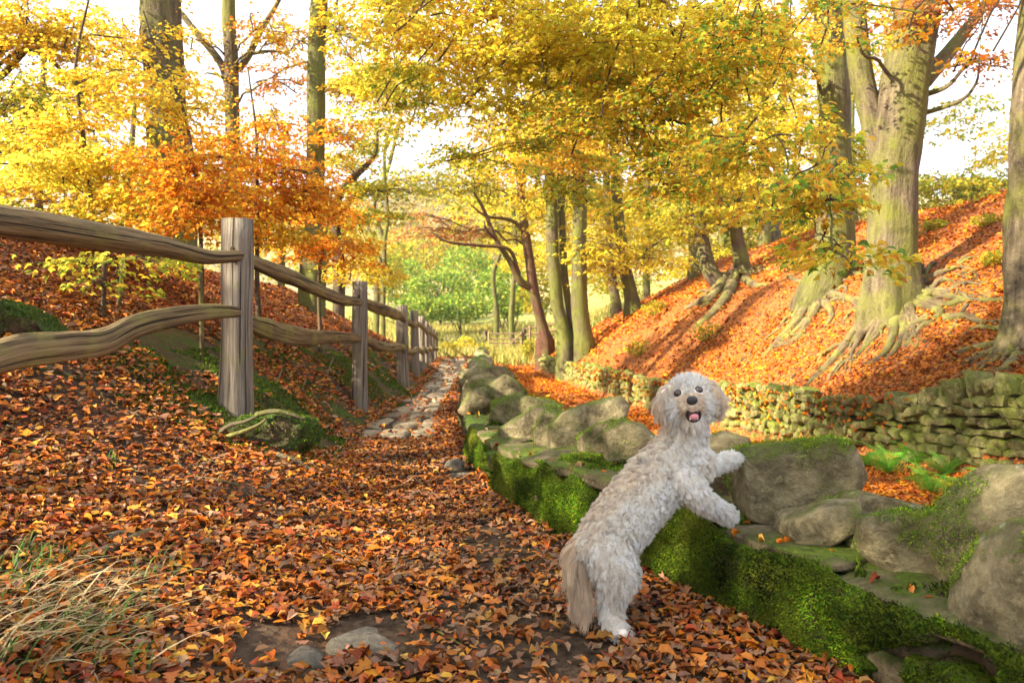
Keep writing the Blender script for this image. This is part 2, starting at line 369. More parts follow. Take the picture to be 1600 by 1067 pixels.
def flatmat(name, c, rough=.6, spec=.3, nscale=None, dark=None):
    m, nt, b = newmat(name); b.inputs['Base Color'].default_value = (*c, 1); b.inputs['Roughness'].default_value = rough; b.inputs['Specular IOR Level'].default_value = spec
    if nscale:
        n = noise(nt, geopos(nt), nscale, 5, .65); nt.links.new(mix(nt, rampf(nt, n, .35, .65), dark, c), b.inputs['Base Color']); bump(nt, b, n, .6, .015)
    return m
M_moss = leaf_material('moss_blade', .25, .8)
def moss_sheet():
    m, nt, b = newmat('moss_cushion'); pos = geopos(nt); f = noise(nt, pos, 70, 5, .75); g2 = noise(nt, pos, 7, 4)
    c = mix(nt, rampf(nt, f, .38, .62), (.016, .028, .004), (.11, .18, .014)); c = mix(nt, rampf(nt, g2, .45, .62), c, mix(nt, rampf(nt, f, .38, .62), (.03, .04, .006), (.22, .26, .025)))
    c = mix(nt, math_(nt, 'MULTIPLY', rampf(nt, noise(nt, pos, 4.5, 5, .7), .54, .62), .85), c, mix(nt, rampf(nt, f, .4, .6), (.03, .02, .012), (.14, .105, .06)))
    nt.links.new(c, b.inputs['Base Color']); b.inputs['Roughness'].default_value = 1; b.inputs['Specular IOR Level'].default_value = .05; bump(nt, b, f, 1.0, .03); return m
M_moss_sheet = moss_sheet()
M_soil = flatmat('dark_soil', (.075, .05, .03), .95, .1, 12, (.025, .017, .01))
M_dirt = flatmat('path_dirt', (.085, .055, .034), .95, .1, 26, (.028, .018, .011))
M_gate = flatmat('gate_timber', (.30, .20, .12), .8, .2, 20, (.14, .09, .05))

# ------------------------------------------------------------------ ground sheet
def fan_rows(y0, y1, k=.0125, off=6.0):
    n = int(math.log((y1 + off) / (y0 + off)) / k); return (y0 + off) * np.exp(np.linspace(0, 1, n) * math.log((y1 + off) / (y0 + off))) - off
ys = fan_rows(-4.5, 420, .0118, 5.2)
us = np.linspace(-1, 1, 330); us = 1.5 * (us * .55 + .45 * us ** 3)
YY, UU = np.meshgrid(ys, us, indexing='ij'); XX = UU * (YY + 7.0)
ZZ = G(XX.ravel(), YY.ravel()).reshape(XX.shape)
nr, nc = XX.shape
i = np.arange(nr - 1)[:, None] * nc; j = np.arange(nc - 1)[None, :]
Q = np.stack([i + j, i + j + 1, i + nc + j + 1, i + nc + j], -1).reshape(-1, 4)
x_, y_ = XX.ravel(), YY.ravel()
sm = lambda t: np.clip(t, 0, 1) ** 2 * (3 - 2 * np.clip(t, 0, 1))
moss = sm((y_ - 5.2) / 1.2) * sm((42 - y_) / 6) * sm((x_ - f_fence(y_) + 1.6) / .8) * sm((f_foot(y_) + .25 - x_) / .3)
bank = sm((x_ - f_wall(y_) - .5) / .3) * sm((46 - y_) / 6)
bank = np.maximum(bank, .75 * sm((f_fence(y_) - .8 - x_) / 1) * sm((40 - y_) / 8))
grass = sm((y_ - 40) / 8)
grass = np.maximum(grass, .6 * sm((y_ - 22) / 10) * sm((x_ - f_fwx(y_) - 9) / 4))
me = mesh_from('ground', np.stack([x_, y_, ZZ.ravel()], -1), Q, M_ground, extra={'moss': moss, 'bank': bank, 'grass': grass, 'hill': sm((y_ - 78) / 30)})
ground = obj('ground', me, kind='structure')

def strip(name, ya, yb, fl, fr, mat, lift, n=14, dy=.12):
    yy = np.arange(ya, yb, dy); u = np.linspace(0, 1, n); A, B = np.meshgrid(yy, u, indexing='ij')
    l, r = fl(yy)[:, None], fr(yy)[:, None]; X = l + (r - l) * B
    Z = G(X.ravel(), A.ravel()) + lift * np.minimum(1, np.minimum(B, 1 - B).ravel() * 6 + .05)
    i = np.arange(len(yy) - 1)[:, None] * n; j = np.arange(n - 1)[None, :]
    Q = np.stack([i + j, i + j + 1, i + n + j + 1, i + n + j], -1).reshape(-1, 4)
    return obj(name, mesh_from(name, np.stack([X.ravel(), A.ravel(), Z], -1), Q, mat), kind='structure')
path = strip('path', 1.5, 40, lambda y: f_foot(y) + .12 + .1 * vnoise(xyz(y, 3, 0)), lambda y: f_wall(y) - .10 + .1 * vnoise(xyz(y * 1.3, 9, 0)), M_dirt, .012)

# ------------------------------------------------------------------ stones
def superbox(cuts, jit, seed, power=5.0, nz=.10, ns=1.6):
    r = np.random.default_rng(seed); bm = bmesh.new(); bmesh.ops.create_cube(bm, size=2)
    bmesh.ops.subdivide_edges(bm, edges=bm.edges[:], cuts=cuts, use_grid_fill=True)
    V = np.array([v.co[:] for v in bm.verts]); F = np.array([[v.index for v in f.verts] for f in bm.faces]); bm.free()
    n = (np.abs(V) ** power).sum(1) ** (1 / power); V = V / n[:, None]
    sh = np.eye(3) + r.normal(0, jit, (3, 3)); V = V @ sh.T
    for k in range(3):                                      # a few broken-off corners
        d = r.normal(0, 1, 3); d /= np.linalg.norm(d); t = V @ d; lim = r.uniform(.78, 1.0); V -= np.outer(np.maximum(t - lim, 0), d)
    V *= 1 + nz * fbm(V * ns + seed * 3.1, 3)[:, None]
    return V, F
def stone_mesh(name, cuts, jit, seed, mat, smooth=True, **k):
    V, F = superbox(cuts, jit, seed, **k); return mesh_from(name, V, F, mat, smooth=smooth)

def remesh(V_list, hullname, voxel, smooth_it, mat, namp, nscale, seed, facet=0.0):
    """union of point-cloud hulls -> even mesh with rock relief"""
    bm = bmesh.new()
    for pts in V_list:
        vs_l = [bm.verts.new(p) for p in pts]
        res = bmesh.ops.convex_hull(bm, input=vs_l)
        bmesh.ops.delete(bm, geom=list({e for e in res['geom_interior'] if isinstance(e, bmesh.types.BMVert)}), context='VERTS')
    me0 = bpy.data.meshes.new('tmp'); bm.to_mesh(me0); bm.free()
    o = bpy.data.objects.new('tmp', me0); COL.objects.link(o)
    m = o.modifiers.new('r', 'REMESH'); m.mode = 'VOXEL'; m.voxel_size = voxel
    if smooth_it: s = o.modifiers.new('s', 'SMOOTH'); s.iterations = smooth_it; s.factor = .5
    dg = bpy.context.evaluated_depsgraph_get(); dg.update(); ev = o.evaluated_get(dg); me = bpy.data.meshes.new_from_object(ev)
    V = np.empty(len(me.vertices) * 3); me.vertices.foreach_get('co', V); V = V.reshape(-1, 3)
    Nn = np.empty(len(V) * 3); me.vertices.foreach_get('normal', Nn); Nn = Nn.reshape(-1, 3)
    if namp:
        rr_ = np.random.default_rng(int(seed * 7 + 3)); cen = V.mean(0); W = V - cen
        for k in range(4):
            d = rr_.normal(0, 1, 3); d[1] -= .4; d /= np.linalg.norm(d); t = W @ d; lim = t.max() * rr_.uniform(.84, .96); W -= np.outer(np.maximum(t - lim, 0) * .9, d)
        for k in range(60):
            d = rr_.normal(0, 1, 3); d /= np.linalg.norm(d); t = W @ d; lim = t.max() * rr_.uniform(.955, .995); W -= np.outer(np.maximum(t - lim, 0), d)
        V = W + cen
        h = fbm(V * nscale + seed, 5, .55)
        h2 = np.abs(fbm(V * nscale * .45 + seed + 9, 3)); q_ = fbm(V * np.array([1.6, 1.6, 7.0]) + seed, 3); h = h + .6 * np.round(q_ * 5) / 5 + .35 * fbm(V * nscale * 4, 3)
        V = V + Nn * (namp * h - namp * 1.2 * h2)[:, None]
        me.vertices.foreach_set('co', V.astype(np.float32).ravel())
    me.materials.clear()
    if mat: me.materials.append(mat)
    me.polygons.foreach_set('use_smooth', [True] * len(me.polygons)); me.name = hullname
    bpy.data.objects.remove(o); bpy.data.meshes.remove(me0); me.update(); return me, V, Nn

ROCKV = []     # surface samples of the near wall, used for moss
def rock(name, outline, Y, thick, parent=None, mat=None, slant=0.0, lean=-0.17, voxel=.017, amp=.014, seed=0, skew=0.0, inset=.90, **k):
    """outline: pixels of the stone's face at depth Y (+slant m per m of X); thick: its real depth"""
    mat = mat or M_cope; pts = []
    o = np.array([P(px, py, Y) for px, py in outline]); c = o.mean(0)
    o[:, 1] += slant * (o[:, 0] - c[0])
    sc_ = o[:, 1:2] / Y; o = np.concatenate([(o[:, :1]) * sc_, o[:, 1:2], CAMH + (o[:, 2:3] - CAMH) * sc_], 1)
    c = o.mean(0); o = c + (o - c) * (1.06 if mat is not M_cobble else 1.0); r = np.random.default_rng(seed + 50)
    for t, s in ((0.0, inset), (.10, .985), (.75, 1.0), (1.0, .86)):
        q = c + (o - c) * s; q = q + np.array([skew * thick * t, thick * t, lean * thick * t])
        q = q + r.normal(0, .012, q.shape); pts.append(q)
    me, V, Nn = remesh([np.vstack(pts)], name, voxel, 0, mat, amp * 1.05, 6.0, seed)
    ob = obj(name, me, parent, **k); ROCKV.append((V, Nn)); return ob

# ------------------------------------------------------------------ near wall
def wall_pts(Y): return np.array([float(f_wall(Y)), Y])
near_wall = thing('dry_stone_wall', 'low mossy dry stone wall with rough boulders on top beside the leafy path', 'wall')
# base courses, ledge height .36 near, seated on the path
def ledge_z(Y): return float(np.interp(Y, [1.5, 2.3, 2.8, 3.8, 4.9, 5.7, 6.6, 9, 38], [.28, .30, .31, .37, .38, .30, .26, .22, .22])) + float(f_path(Y))
Yc = 1.35; kst = 0
base_pool = [stone_mesh('wall_stone', 7, .06, 100 + s, M_body, power=6, nz=.16, ns=2.2) for s in range(5)]
def along(Y):
    a, b = wall_pts(Y - .1), wall_pts(Y + .1); d = b - a; return d / np.linalg.norm(d)
MOSSY = []
while Yc < 7.0:
    L = random.uniform(.36, .6); d = along(Yc); step = L * d[1]
    mid = Yc + step / 2; p = wall_pts(mid); nrm = np.array([-d[1], d[0]])        # nrm points to the path side (left)
    if nrm[0] > 0: nrm = -nrm
    lz = ledge_z(mid); g0 = float(f_path(mid)) - .08
    yaw = math.atan2(d[1], d[0])
    h1 = (lz - g0) * random.uniform(.48, .56)
    for lay in range(2):
        z0 = g0 if lay == 0 else g0 + h1; z1 = g0 + h1 if lay == 0 else lz - .055
        off = .0 if lay == 0 else L * random.uniform(-.3, .3)
        c2 = p - nrm * .24 + d * off + nrm * random.uniform(-.02, .03)
        obj('wall_stone', base_pool[kst % 5], near_wall, loc=(c2[0], c2[1], (z0 + z1) / 2), rot=(random.uniform(-.05, .05), random.uniform(-.04, .04), yaw + random.uniform(-.05, .05)), scale=(L * .53, .27 - .02 * lay, (z1 - z0) * .56)); kst += 1
    Yc += step
led_pool = [stone_mesh('ledge_slab', 9, .03, 140 + s, stone('ledge_stone', (.33, .265, .15), (.14, .105, .06), (.12, .17, .02), .70, .86) if s == 0 else bpy.data.materials['ledge_stone'], power=8, nz=.08, ns=2.5) for s in range(4)]
Yc = 1.35
while Yc < 7.2:
    L = random.uniform(.45, .8); d = along(Yc); step = L * d[1]; mid = Yc + step / 2; p = wall_pts(mid); nrm = np.array([-d[1], d[0]])
    if nrm[0] > 0: nrm = -nrm
    c2 = p - nrm * .28; lz = ledge_z(mid)
    obj('ledge_slab', led_pool[kst % 4], near_wall, loc=(c2[0], c2[1], lz - .018), rot=(random.uniform(-.05, .05), random.uniform(-.03, .03), math.atan2(d[1], d[0])), scale=(L * .54, .292, .05)); kst += 1
    Yc += step
MOSS_PTS = []
def moss_sheet_build():
    ss = np.arange(1.4, 7.4, .014); prof = np.linspace(0, 1, 58)
    A, T = np.meshgrid(ss, prof, indexing='ij'); a = A.ravel(); t = T.ravel()
    wx = f_wall(a); dx = (f_wall(a + .15) - f_wall(a - .15)) / .3; L = np.sqrt(1 + dx * dx); nx, ny = -1 / L, dx / L
    lz = np.interp(a, [1.5, 2.3, 2.8, 3.8, 4.9, 5.7, 6.6, 9, 38], [.28, .30, .31, .37, .38, .30, .26, .22, .22]) + f_path(a); z0 = f_path(a) - .02
    hface = lz - z0; face = t < .62; tf = np.clip(t / .62, 0, 1); tt = np.clip((t - .62) / .38, 0, 1)
    z = np.where(face, z0 + hface * tf, lz); out = np.where(face, .055 - .05 * tf + .02 * np.sin(tf * 3.1), -.0 - tt * .42)
    pos = xyz(wx + nx * out, a + ny * out, z)
    nrm = np.where(face[:, None], xyz(nx, ny, 0 * nx + .12), xyz(nx * .0, ny * .0, 1.0)); cor = np.exp(-((t - .62) / .05) ** 2)[:, None]
    nrm = nrm * (1 - cor) + cor * xyz(nx * .7, ny * .7, .7 + 0 * nx)
    m = fbm(pos * np.array([3.2, 3.2, 4.5]) + 3.3, 4) + .16 + .22 * np.clip((2.75 - a) / .5, 0, 1) - .46 * np.exp(-((t - .66) / .055) ** 2) * (fbm(pos * 2.0 + 9, 2) + .55) * 1.4 - .22 * np.clip(.16 - tf, 0, 1) * 5 * face
    m = m + np.where(face, .06, -.10 - .12 * np.clip((a - 4.2) / .8, 0, 1))
    mm = np.clip(m / .16, -1, 1)
    hgt = np.where(mm > 0, mm ** .6 * (.022 + .028 * np.clip(fbm(pos * 9, 3) + .4, 0, 1)) + .009 * fbm(pos * 42, 3), -.10 - .0 * mm)
    hgt = np.where(face, hgt, hgt + .006)
    V = pos + nrm * hgt[:, None]
    n = len(prof); i = np.arange(len(ss) - 1)[:, None] * n; j = np.arange(n - 1)[None, :]
    Qd = np.stack([i + j, i + j + 1, i + n + j + 1, i + n + j], -1).reshape(-1, 4); keep = (mm[Qd] > 0).any(1)
    Qd = Qd[keep]; obj('moss', mesh_from('moss', V, Qd, M_moss_sheet), near_wall, kind='stuff')
    ok = mm > .15; MOSS_PTS.append((V[ok], nrm[ok]))
moss_sheet_build()
# hidden heart of the wall and its drop to the sunken track
yy = np.arange(1.2, 37.6, .25); g_ = Geo(); sec = []
for Y in yy:
    p = wall_pts(Y); d = along(Y); n2 = np.array([-d[1], d[0]]); n2 = -n2 if n2[0] > 0 else n2
    zt = ledge_z(Y) - .07; zb = float(f_path(Y)) - .3; zr = float(f_track(Y)) - .1
    prof = [(-.05, zb), (-.07, zt), (-.48, zt), (-.56, zr)]
    sec.append([(p[0] + n2[0] * a, p[1] + n2[1] * a, z) for a, z in prof])
sec = np.array(sec); n4 = 4; i = np.arange(len(yy) - 1)[:, None] * n4; j = np.arange(3)[None, :]
g_.add(sec.reshape(-1, 3), np.stack([i + j, i + j + 1, i + n4 + j + 1, i + n4 + j], -1).reshape(-1, 4))
obj('wall_core', g_.mesh('wall_core', M_soil), near_wall)
# receding part of the wall: courses and copings as single stones
cp_pool = [stone_mesh('coping_stone', 5, .12, 160 + s, M_cope, power=4, nz=.22, ns=1.6) for s in range(6)]
Yc = 7.0; kst = 0
while Yc < 37:
    L = random.uniform(.3, .5); d = along(Yc); step = L * d[1]; mid = Yc + step / 2; p = wall_pts(mid); nrm = np.array([-d[1], d[0]]); nrm = -nrm if nrm[0] > 0 else nrm
    lz = ledge_z(mid); g0 = float(f_path(mid)) - .06
    obj('wall_stone', base_pool[kst % 5], near_wall, loc=(p[0] - nrm[0] * .2, p[1] - nrm[1] * .2, (lz + g0) / 2), rot=(0, 0, math.atan2(d[1], d[0])), scale=(L * .54, .24, (lz - g0) * .55))
    if Yc > 8.6 and (Yc < 26 or random.random() < .8):
        hh = random.uniform(.12, .2); s = .85 if Yc < 22 else .7
        obj('coping_stone', cp_pool[kst % 6], near_wall, loc=(p[0] - nrm[0] * random.uniform(.18, .3), p[1] - nrm[1] * .22, lz + hh * .8), rot=(random.uniform(-.2, .2), random.uniform(-.25, .25), random.uniform(-.4, .4) + 1.57), scale=(L * .62 * s, .27 * s, hh))
    kst += 1; Yc += step
# the coping boulders one by one (pixel outlines of each boulder, at its own distance)
def RK(outl, Y, th, seed, **k): outl = [(a, b + 3) for a, b in outl]; return rock('coping_stone', outl, Y, th, near_wall, seed=seed, **k)
RK([(757, 612), (768, 596), (790, 583), (812, 592), (826, 612), (822, 626), (775, 632)], 8.6, .5, 1, slant=-.3)
RK([(748, 585), (765, 568), (790, 568), (806, 585), (800, 598), (756, 600)], 10.2, .55, 2)
RK([(762, 650), (770, 625), (800, 614), (850, 618), (882, 632), (868, 652), (800, 668)], 7.2, .45, 3, slant=-.3)
RK([(778, 672), (800, 655), (835, 634), (872, 626), (886, 640), (868, 668), (846, 700), (795, 705)], 6.3, .4, 4, slant=-.35)
RK([(838, 716), (836, 668), (856, 643), (884, 650), (898, 690), (876, 722)], 5.75, .34, 5, slant=-.4)
RK([(864, 702), (862, 662), (884, 640), (940, 620), (972, 617), (984, 640), (960, 668), (900, 706), (872, 718)], 5.35, .3, 6, slant=-.25, amp=.011)
RK([(912, 725), (908, 680), (930, 660), (965, 650), (975, 700), (960, 752), (925, 738)], 4.95, .3, 7, slant=-.45)
RK([(950, 748), (952, 668), (980, 652), (1012, 662), (1040, 690), (1010, 760), (975, 765)], 4.7, .34, 8, slant=-.45)
RK([(1010, 775), (1010, 700), (1040, 688), (1075, 720), (1080, 785)], 4.35, .3, 9, slant=-.5)
RK([(1100, 705), (1106, 684), (1140, 674), (1172, 682), (1178, 706), (1140, 716)], 4.35, .34, 10)
RK([(1088, 795), (1098, 742), (1120, 730), (1170, 728), (1176, 800), (1130, 812)], 3.95, .3, 11, slant=-.4, mat=M_body)
RK([(1168, 806), (1160, 760), (1156, 702), (1200, 694), (1262, 690), (1300, 683), (1338, 695), (1362, 742), (1354, 765), (1290, 800), (1226, 828), (1190, 822)], 3.5, .30, 12, slant=-.35, amp=.010, voxel=.013)
RK([(1232, 838), (1240, 812), (1300, 788), (1345, 782), (1352, 822), (1300, 856), (1262, 858)], 3.18, .26, 13, slant=-.4, voxel=.014)
RK([(1300, 810), (1330, 782), (1362, 766), (1440, 786), (1480, 806), (1440, 880), (1330, 870)], 3.25, .26, 14, slant=-.35, amp=.012)
RK([(1364, 865), (1362, 818), (1398, 804), (1470, 800), (1518, 812), (1512, 870), (1450, 915), (1436, 922), (1400, 880)], 2.95, .27, 15, slant=-.35, voxel=.013)
RK([(1484, 905), (1488, 860), (1515, 808), (1560, 765), (1600, 742), (1660, 730), (1672, 820), (1630, 880), (1560, 935), (1500, 940)], 2.72, .3, 16, slant=-.4, voxel=.013)
RK([(1540, 1000), (1545, 960), (1590, 872), (1640, 830), (1720, 820), (1740, 960), (1680, 1060), (1590, 1020)], 2.38, .3, 17, slant=-.4, voxel=.013)
RK([(1730, 1120), (1740, 900), (1840, 860), (1900, 1000), (1860, 1120)], 2.1, .3, 18, slant=-.4)

# ------------------------------------------------------------------ far retaining wall
far_wall = thing('retaining_wall', 'long curved dry stone retaining wall holding back the leafy bank', 'wall')
def fw(Y): return np.array([float(f_fwx(Y)), Y])
def fal(Y):
    a, b = fw(Y - .3), fw(Y + .3); d = b - a; return d / np.linalg.norm(d)
wy = np.concatenate([np.arange(3, 36.6, .3)]); sec = []
for Y in wy:
    p = fw(Y); d = fal(Y); n2 = np.array([d[1], -d[0]])                           # into the bank (right)
    zt = float(f_fwt(Y)) - .10; zb = float(f_track(Y)) - .2
    sec.append([(p[0] + n2[0] * a, p[1] + n2[1] * a, z) for a, z in ((.10, zb), (.16, zt), (.5, zt + .02), (.6, zb))])
sec = np.array(sec); i = np.arange(len(wy) - 1)[:, None] * 4; j = np.arange(3)[None, :]
g_ = Geo(); g_.add(sec.reshape(-1, 3), np.stack([i + j, i + j + 1, i + 5 + j, i + 4 + j], -1).reshape(-1, 4)); obj('wall_core', g_.mesh('wall_core', M_soil), far_wall)
fs_pool = [stone_mesh('wall_stone', 2, .10, 200 + s, M_far, smooth=False, power=14, nz=.09, ns=1.2) for s in range(10)]
rb_pool = [stone_mesh('wall_stone', 2, .18, 220 + s, M_far, smooth=False, power=6, nz=.14, ns=1.2) for s in range(8)]
stones = []
# arc-length table
tab_y = np.arange(3, 36.5, .05); tab_p = np.array([fw(y) for y in tab_y]); tab_s = np.concatenate([[0], np.cumsum(np.linalg.norm(np.diff(tab_p, axis=0), axis=1))])
S_end = tab_s[-1]
zoff = 0.0; course = 0
while zoff < 1.5:
    ch = random.uniform(.075, .145); s = random.uniform(0, .2)
    while s < S_end:
        Y = float(np.interp(s, tab_s, tab_y)); far = Y > 17
        k = 1.0 + max(0, Y - 12) * .012
        L = random.uniform(.15, .42) * (1 if Y < 11.5 else .72) * k
        ym = float(np.interp(s + L / 2, tab_s, tab_y)); p = fw(ym); d = fal(ym); n2 = np.array([d[1], -d[0]])
        zt = float(f_fwt(ym)) - .03; zb = float(f_track(ym)) - .05
        z = zb + zoff + ch / 2
        if z < zt + (.04 if ym > 11 else -.16):
            rub = ym > 11.2 + random.uniform(-.6, .6)
            jit = .035 if rub else .012
            pool = rb_pool if rub else fs_pool
            hh = ch * (random.uniform(.5, .72) if rub else .50)
            stones.append((ym, p[0] + n2[0] * (.13 + .05 * zoff + random.gauss(0, jit)), p[1] + n2[1] * (.13 + .05 * zoff), z + random.gauss(0, .03 if rub else .005), math.atan2(d[1], d[0]), L * (.5 if not rub else .52), random.uniform(.12, .17), hh, pool[random.randrange(len(pool))], rub))
        s += L
    zoff += ch
# upright copings on the near right part
s = 0
while s < float(np.interp(11.6, tab_y, tab_s)):
    L = random.uniform(.12, .2); ym = float(np.interp(s + L / 2, tab_s, tab_y)); p = fw(ym); d = fal(ym); n2 = np.array([d[1], -d[0]])
    h = random.uniform(.12, .17)
    stones.append((ym - .5, p[0] + n2[0] * .24, p[1] + n2[1] * .24, float(f_fwt(ym)) - .10 + random.uniform(-.02, .03), math.atan2(d[1], d[0]) + random.uniform(-.12, .12), L * .40, random.uniform(.17, .22), h * random.uniform(.8, 1.15), fs_pool[random.randrange(10)], 'cope')); s += L * 1.04
stones = [t for t in stones if t[1] / max(t[0], 1) < 1.5]
stones.sort(key=lambda t: t[0] + (100 if t[1] / t[0] > .70 else 0))
def stone_rot(t): return (random.uniform(-.06, .06), random.uniform(-.05, .05) + (.35 if t[9] == 'cope' else (random.uniform(-.35, .35) if t[9] else 0)), t[4] + random.uniform(-.06, .06))
for t in stones[:295]:
    obj('coping_stone' if t[9] == 'cope' else 'wall_stone', t[8], far_wall, loc=t[1:4], rot=stone_rot(t), scale=(t[5], t[6], t[7]))
g_ = Geo()
for t in stones[295:]:
    me_ = t[8]; V = np.array([v.co[:] for v in me_.vertices]); F = np.array([p.vertices[:] for p in me_.polygons])
    from mathutils import Euler
    Mx = np.array(Euler(stone_rot(t)).to_matrix()); V = (V * np.array([t[5], t[6], t[7]])) @ Mx.T + np.array(t[1:4]); g_.add(V, F)
obj('wall_stone_mass', g_.mesh('wall_stone_mass', M_far), far_wall, kind='stuff')

# ------------------------------------------------------------------ paving slabs on the path (parts of the path)
def slab_poly(cx, cy, lx, ly, r):
    n = random.choice([5, 6, 7]); a = np.sort(r.uniform(0, 1, n) * .5 + np.arange(n)) / n * 2 * np.pi
    q = np.stack([np.cos(a), np.sin(a)], -1); q = np.sign(q) * np.abs(q) ** .5 * np.array([lx, ly]) * r.uniform(.88, 1.06, (n, 1)); return q + np.array([cx, cy])
def slab_mesh(poly, top, th):
    n = len(poly); c = poly.mean(0); V = []
    dense = []
    for k in range(n):
        a, b = poly[k], poly[(k + 1) % n]
        for t in (0, .33, .66): dense.append(a + (b - a) * t + rng.normal(0, .012, 2))
    dense = np.array(dense); m = len(dense); rings = [(1.02, -th), (1.0, -.018), (.965, 0.0), (.55, .004)]
    for s, dz in rings:
        q = c + (dense - c) * s; V.append(np.stack([q[:, 0], q[:, 1], top(q[:, 0], q[:, 1]) + dz + .006 * vnoise(xyz(q[:, 0] * 5, q[:, 1] * 5, 1))], -1))
    V = np.vstack(V + [np.array([[c[0], c[1], top(c[:1], c[1:])[0] + .004]])])
    Q = [[r * m + k, r * m + (k + 1) % m, (r + 1) * m + (k + 1) % m, (r + 1) * m + k] for r in range(3) for k in range(m)]
    T = [[3 * m + k, 3 * m + (k + 1) % m, 4 * m] for k in range(m)]
    return mesh_from('paving_slab', V - np.array([c[0], c[1], 0]), [np.array(Q), np.array(T)], M_slab), c
Y = 8.3; SLABS = []
while Y < 37:
    dl = random.uniform(.6, 1.05) * (1 + Y * .012); l = float(f_foot(Y)) + .03; r_ = float(f_wall(Y)) - .20; wdt = r_ - l
    if Y < 9.2: l -= .05; r_ -= .15 * (9.2 - Y); wdt = r_ - l
    cuts = [0, random.uniform(.35, .65), 1] if random.random() < .72 else [0, 1]
    if random.random() < .2: cuts = [0, .33, .68, 1]
    for a, b in zip(cuts[:-1], cuts[1:]):
        cx = l + wdt * (a + b) / 2; poly = slab_poly(cx, Y + dl / 2 + random.uniform(-.08, .08), wdt * (b - a) / 2 * 1.0, dl / 2 * 1.0, rng)
        tilt = rng.normal(0, .010, 2)
        base = float(f_path(Y + dl / 2)) + .045
        top = lambda x, y, cx=cx, cyy=Y + dl / 2, tl=tilt: f_path(y) + .022 + tl[0] * (x - cx) + tl[1] * (y - cyy)
        me, c = slab_mesh(poly, top, .1); obj('paving_slab', me, path, loc=(c[0], c[1], 0)); SLABS.append((c[0], c[1], wdt * (b - a) / 2, dl / 2))
    Y += dl

KEEPOFF = []
# ------------------------------------------------------------------ stones lying on the path
def groundrock(label, outline, Y, th, seed, mat=M_cobble, group=None, nm='boulder', cat='stone', **k):
    o = rock(nm, outline, Y, th, None, mat=mat, seed=seed, label=label, cat=cat, voxel=.012, amp=.008, **k); v = ROCKV.pop()[0]; KEEPOFF.append((v[:, 0].mean(), v[:, 1].mean(), np.ptp(v[:, 0]) * .5, np.ptp(v[:, 1]) * .5)); return o
groundrock('large dark rounded boulder at the bottom edge of the path left of the flat slab', [(425, 1080), (428, 1046), (445, 1032), (475, 1031), (502, 1046), (508, 1075), (470, 1090)], 2.80, .2, 31)
groundrock('small dark boulder lowest at the bottom edge beside the large rounded one', [(363, 1075), (368, 1056), (385, 1050), (405, 1054), (414, 1072)], 2.83, .1, 32)
groundrock('low brownish stone behind the large rounded boulder half under leaves', [(378, 1048), (392, 1028), (420, 1020), (448, 1026), (455, 1045)], 2.98, .12, 33)
groundrock('flat grey slab set into the path at the bottom centre of the photo', [(502, 1040), (506, 1008), (560, 1002), (622, 1010), (622, 1032), (600, 1046)], 2.98, .28, 34, nm='flat_stone')
groundrock('flat brown stone flush with the dirt beside the wall foot', [(700, 752), (706, 740), (742, 738), (748, 748), (738, 758)], 6.2, .22, 35, nm='flat_stone')
groundrock('stepped grey stone poking from the leaves near the wall foot', [(690, 744), (694, 722), (716, 716), (726, 730), (722, 746)], 6.5, .25, 36)

# ------------------------------------------------------------------ split-rail fence
fence = thing('wooden_fence', 'weathered split rail fence running down the bank beside the path', 'fence')
FPY = [3.7, 6.3, 10.4, 14.7, 18.5, 22.3, 26, 30, 34, 37.8, 41.5]
FPX_ = [0, 370, 562, 629, 648, 659, 666, 672, 676, 680, 682]
FP = [(-2.95, 3.7)] + [((a - 800) / FPX * b, b) for a, b in zip(FPX_[1:], FPY[1:])]
topz = [2.15] + [P(0, t_, y_)[2] for t_, y_ in zip([343, 440, 477, 485, 494, 502, 509, 514, 518, 520], FPY[1:])]
prad = [.11, .122, .10, .11, .10, .09, .09, .09, .09, .09, .09]
for k, ((x, y), zt, r) in enumerate(zip(FP, topz, prad)):
    gz = g(x, y); n = 14; z = np.linspace(gz - .35, zt, n); hgt = (z - gz) / (zt - gz)
    lean = (random.uniform(-.03, .03), random.uniform(-.02, .02)) if k not in (1, 2) else (.012, 0)
    pts = np.stack([x + lean[0] * (hgt - .5) + 0 * z, y + lean[1] * hgt + 0 * z, z], -1)
    rr = r * (1 + .10 * np.exp(-((hgt - .0) ** 2) * 30) + .04 * np.sin(hgt * 9 + k))
    V, Qd, T3, tc = tube(pts, rr, 20 if k < 4 else 10, rough=.09, rs=1.5, seed=k * 3.7)
    gg = Geo(); gg.add(V, Qd, T3, tc + k); o = obj('post', gg.mesh('post', M_post, (x, y, gz)), fence, loc=(x, y, gz))
    if k in (1, 2):                                          # dark plugs stand in for the shade inside mortise slots and a knot
        for py in ([389, 484] if k == 1 else [462, 526]):
            pz = P(0, py, y)[2]; V, Qd, T3, tc = tube([(x - .012, y - r * .55, pz - .055), (x - .012, y - r * 1.02, pz - .055), ], [.03, .03], 6, flat=.6, seed=5)
            V2 = V + np.array([.02, 0, .04]); gg = Geo(); gg.add(V2, Qd, T3, tc); obj('mortise', gg.mesh('mortise', M_soil, (x, y, gz)), o)
def onseg(px, py, A, B):
    kx = (px - 800) / FPX; dx, dy = B[0] - A[0], B[1] - A[1]; t = (kx * A[1] - A[0]) / (dx - kx * dy); Yv = A[1] + t * dy; return P(px, py, Yv)
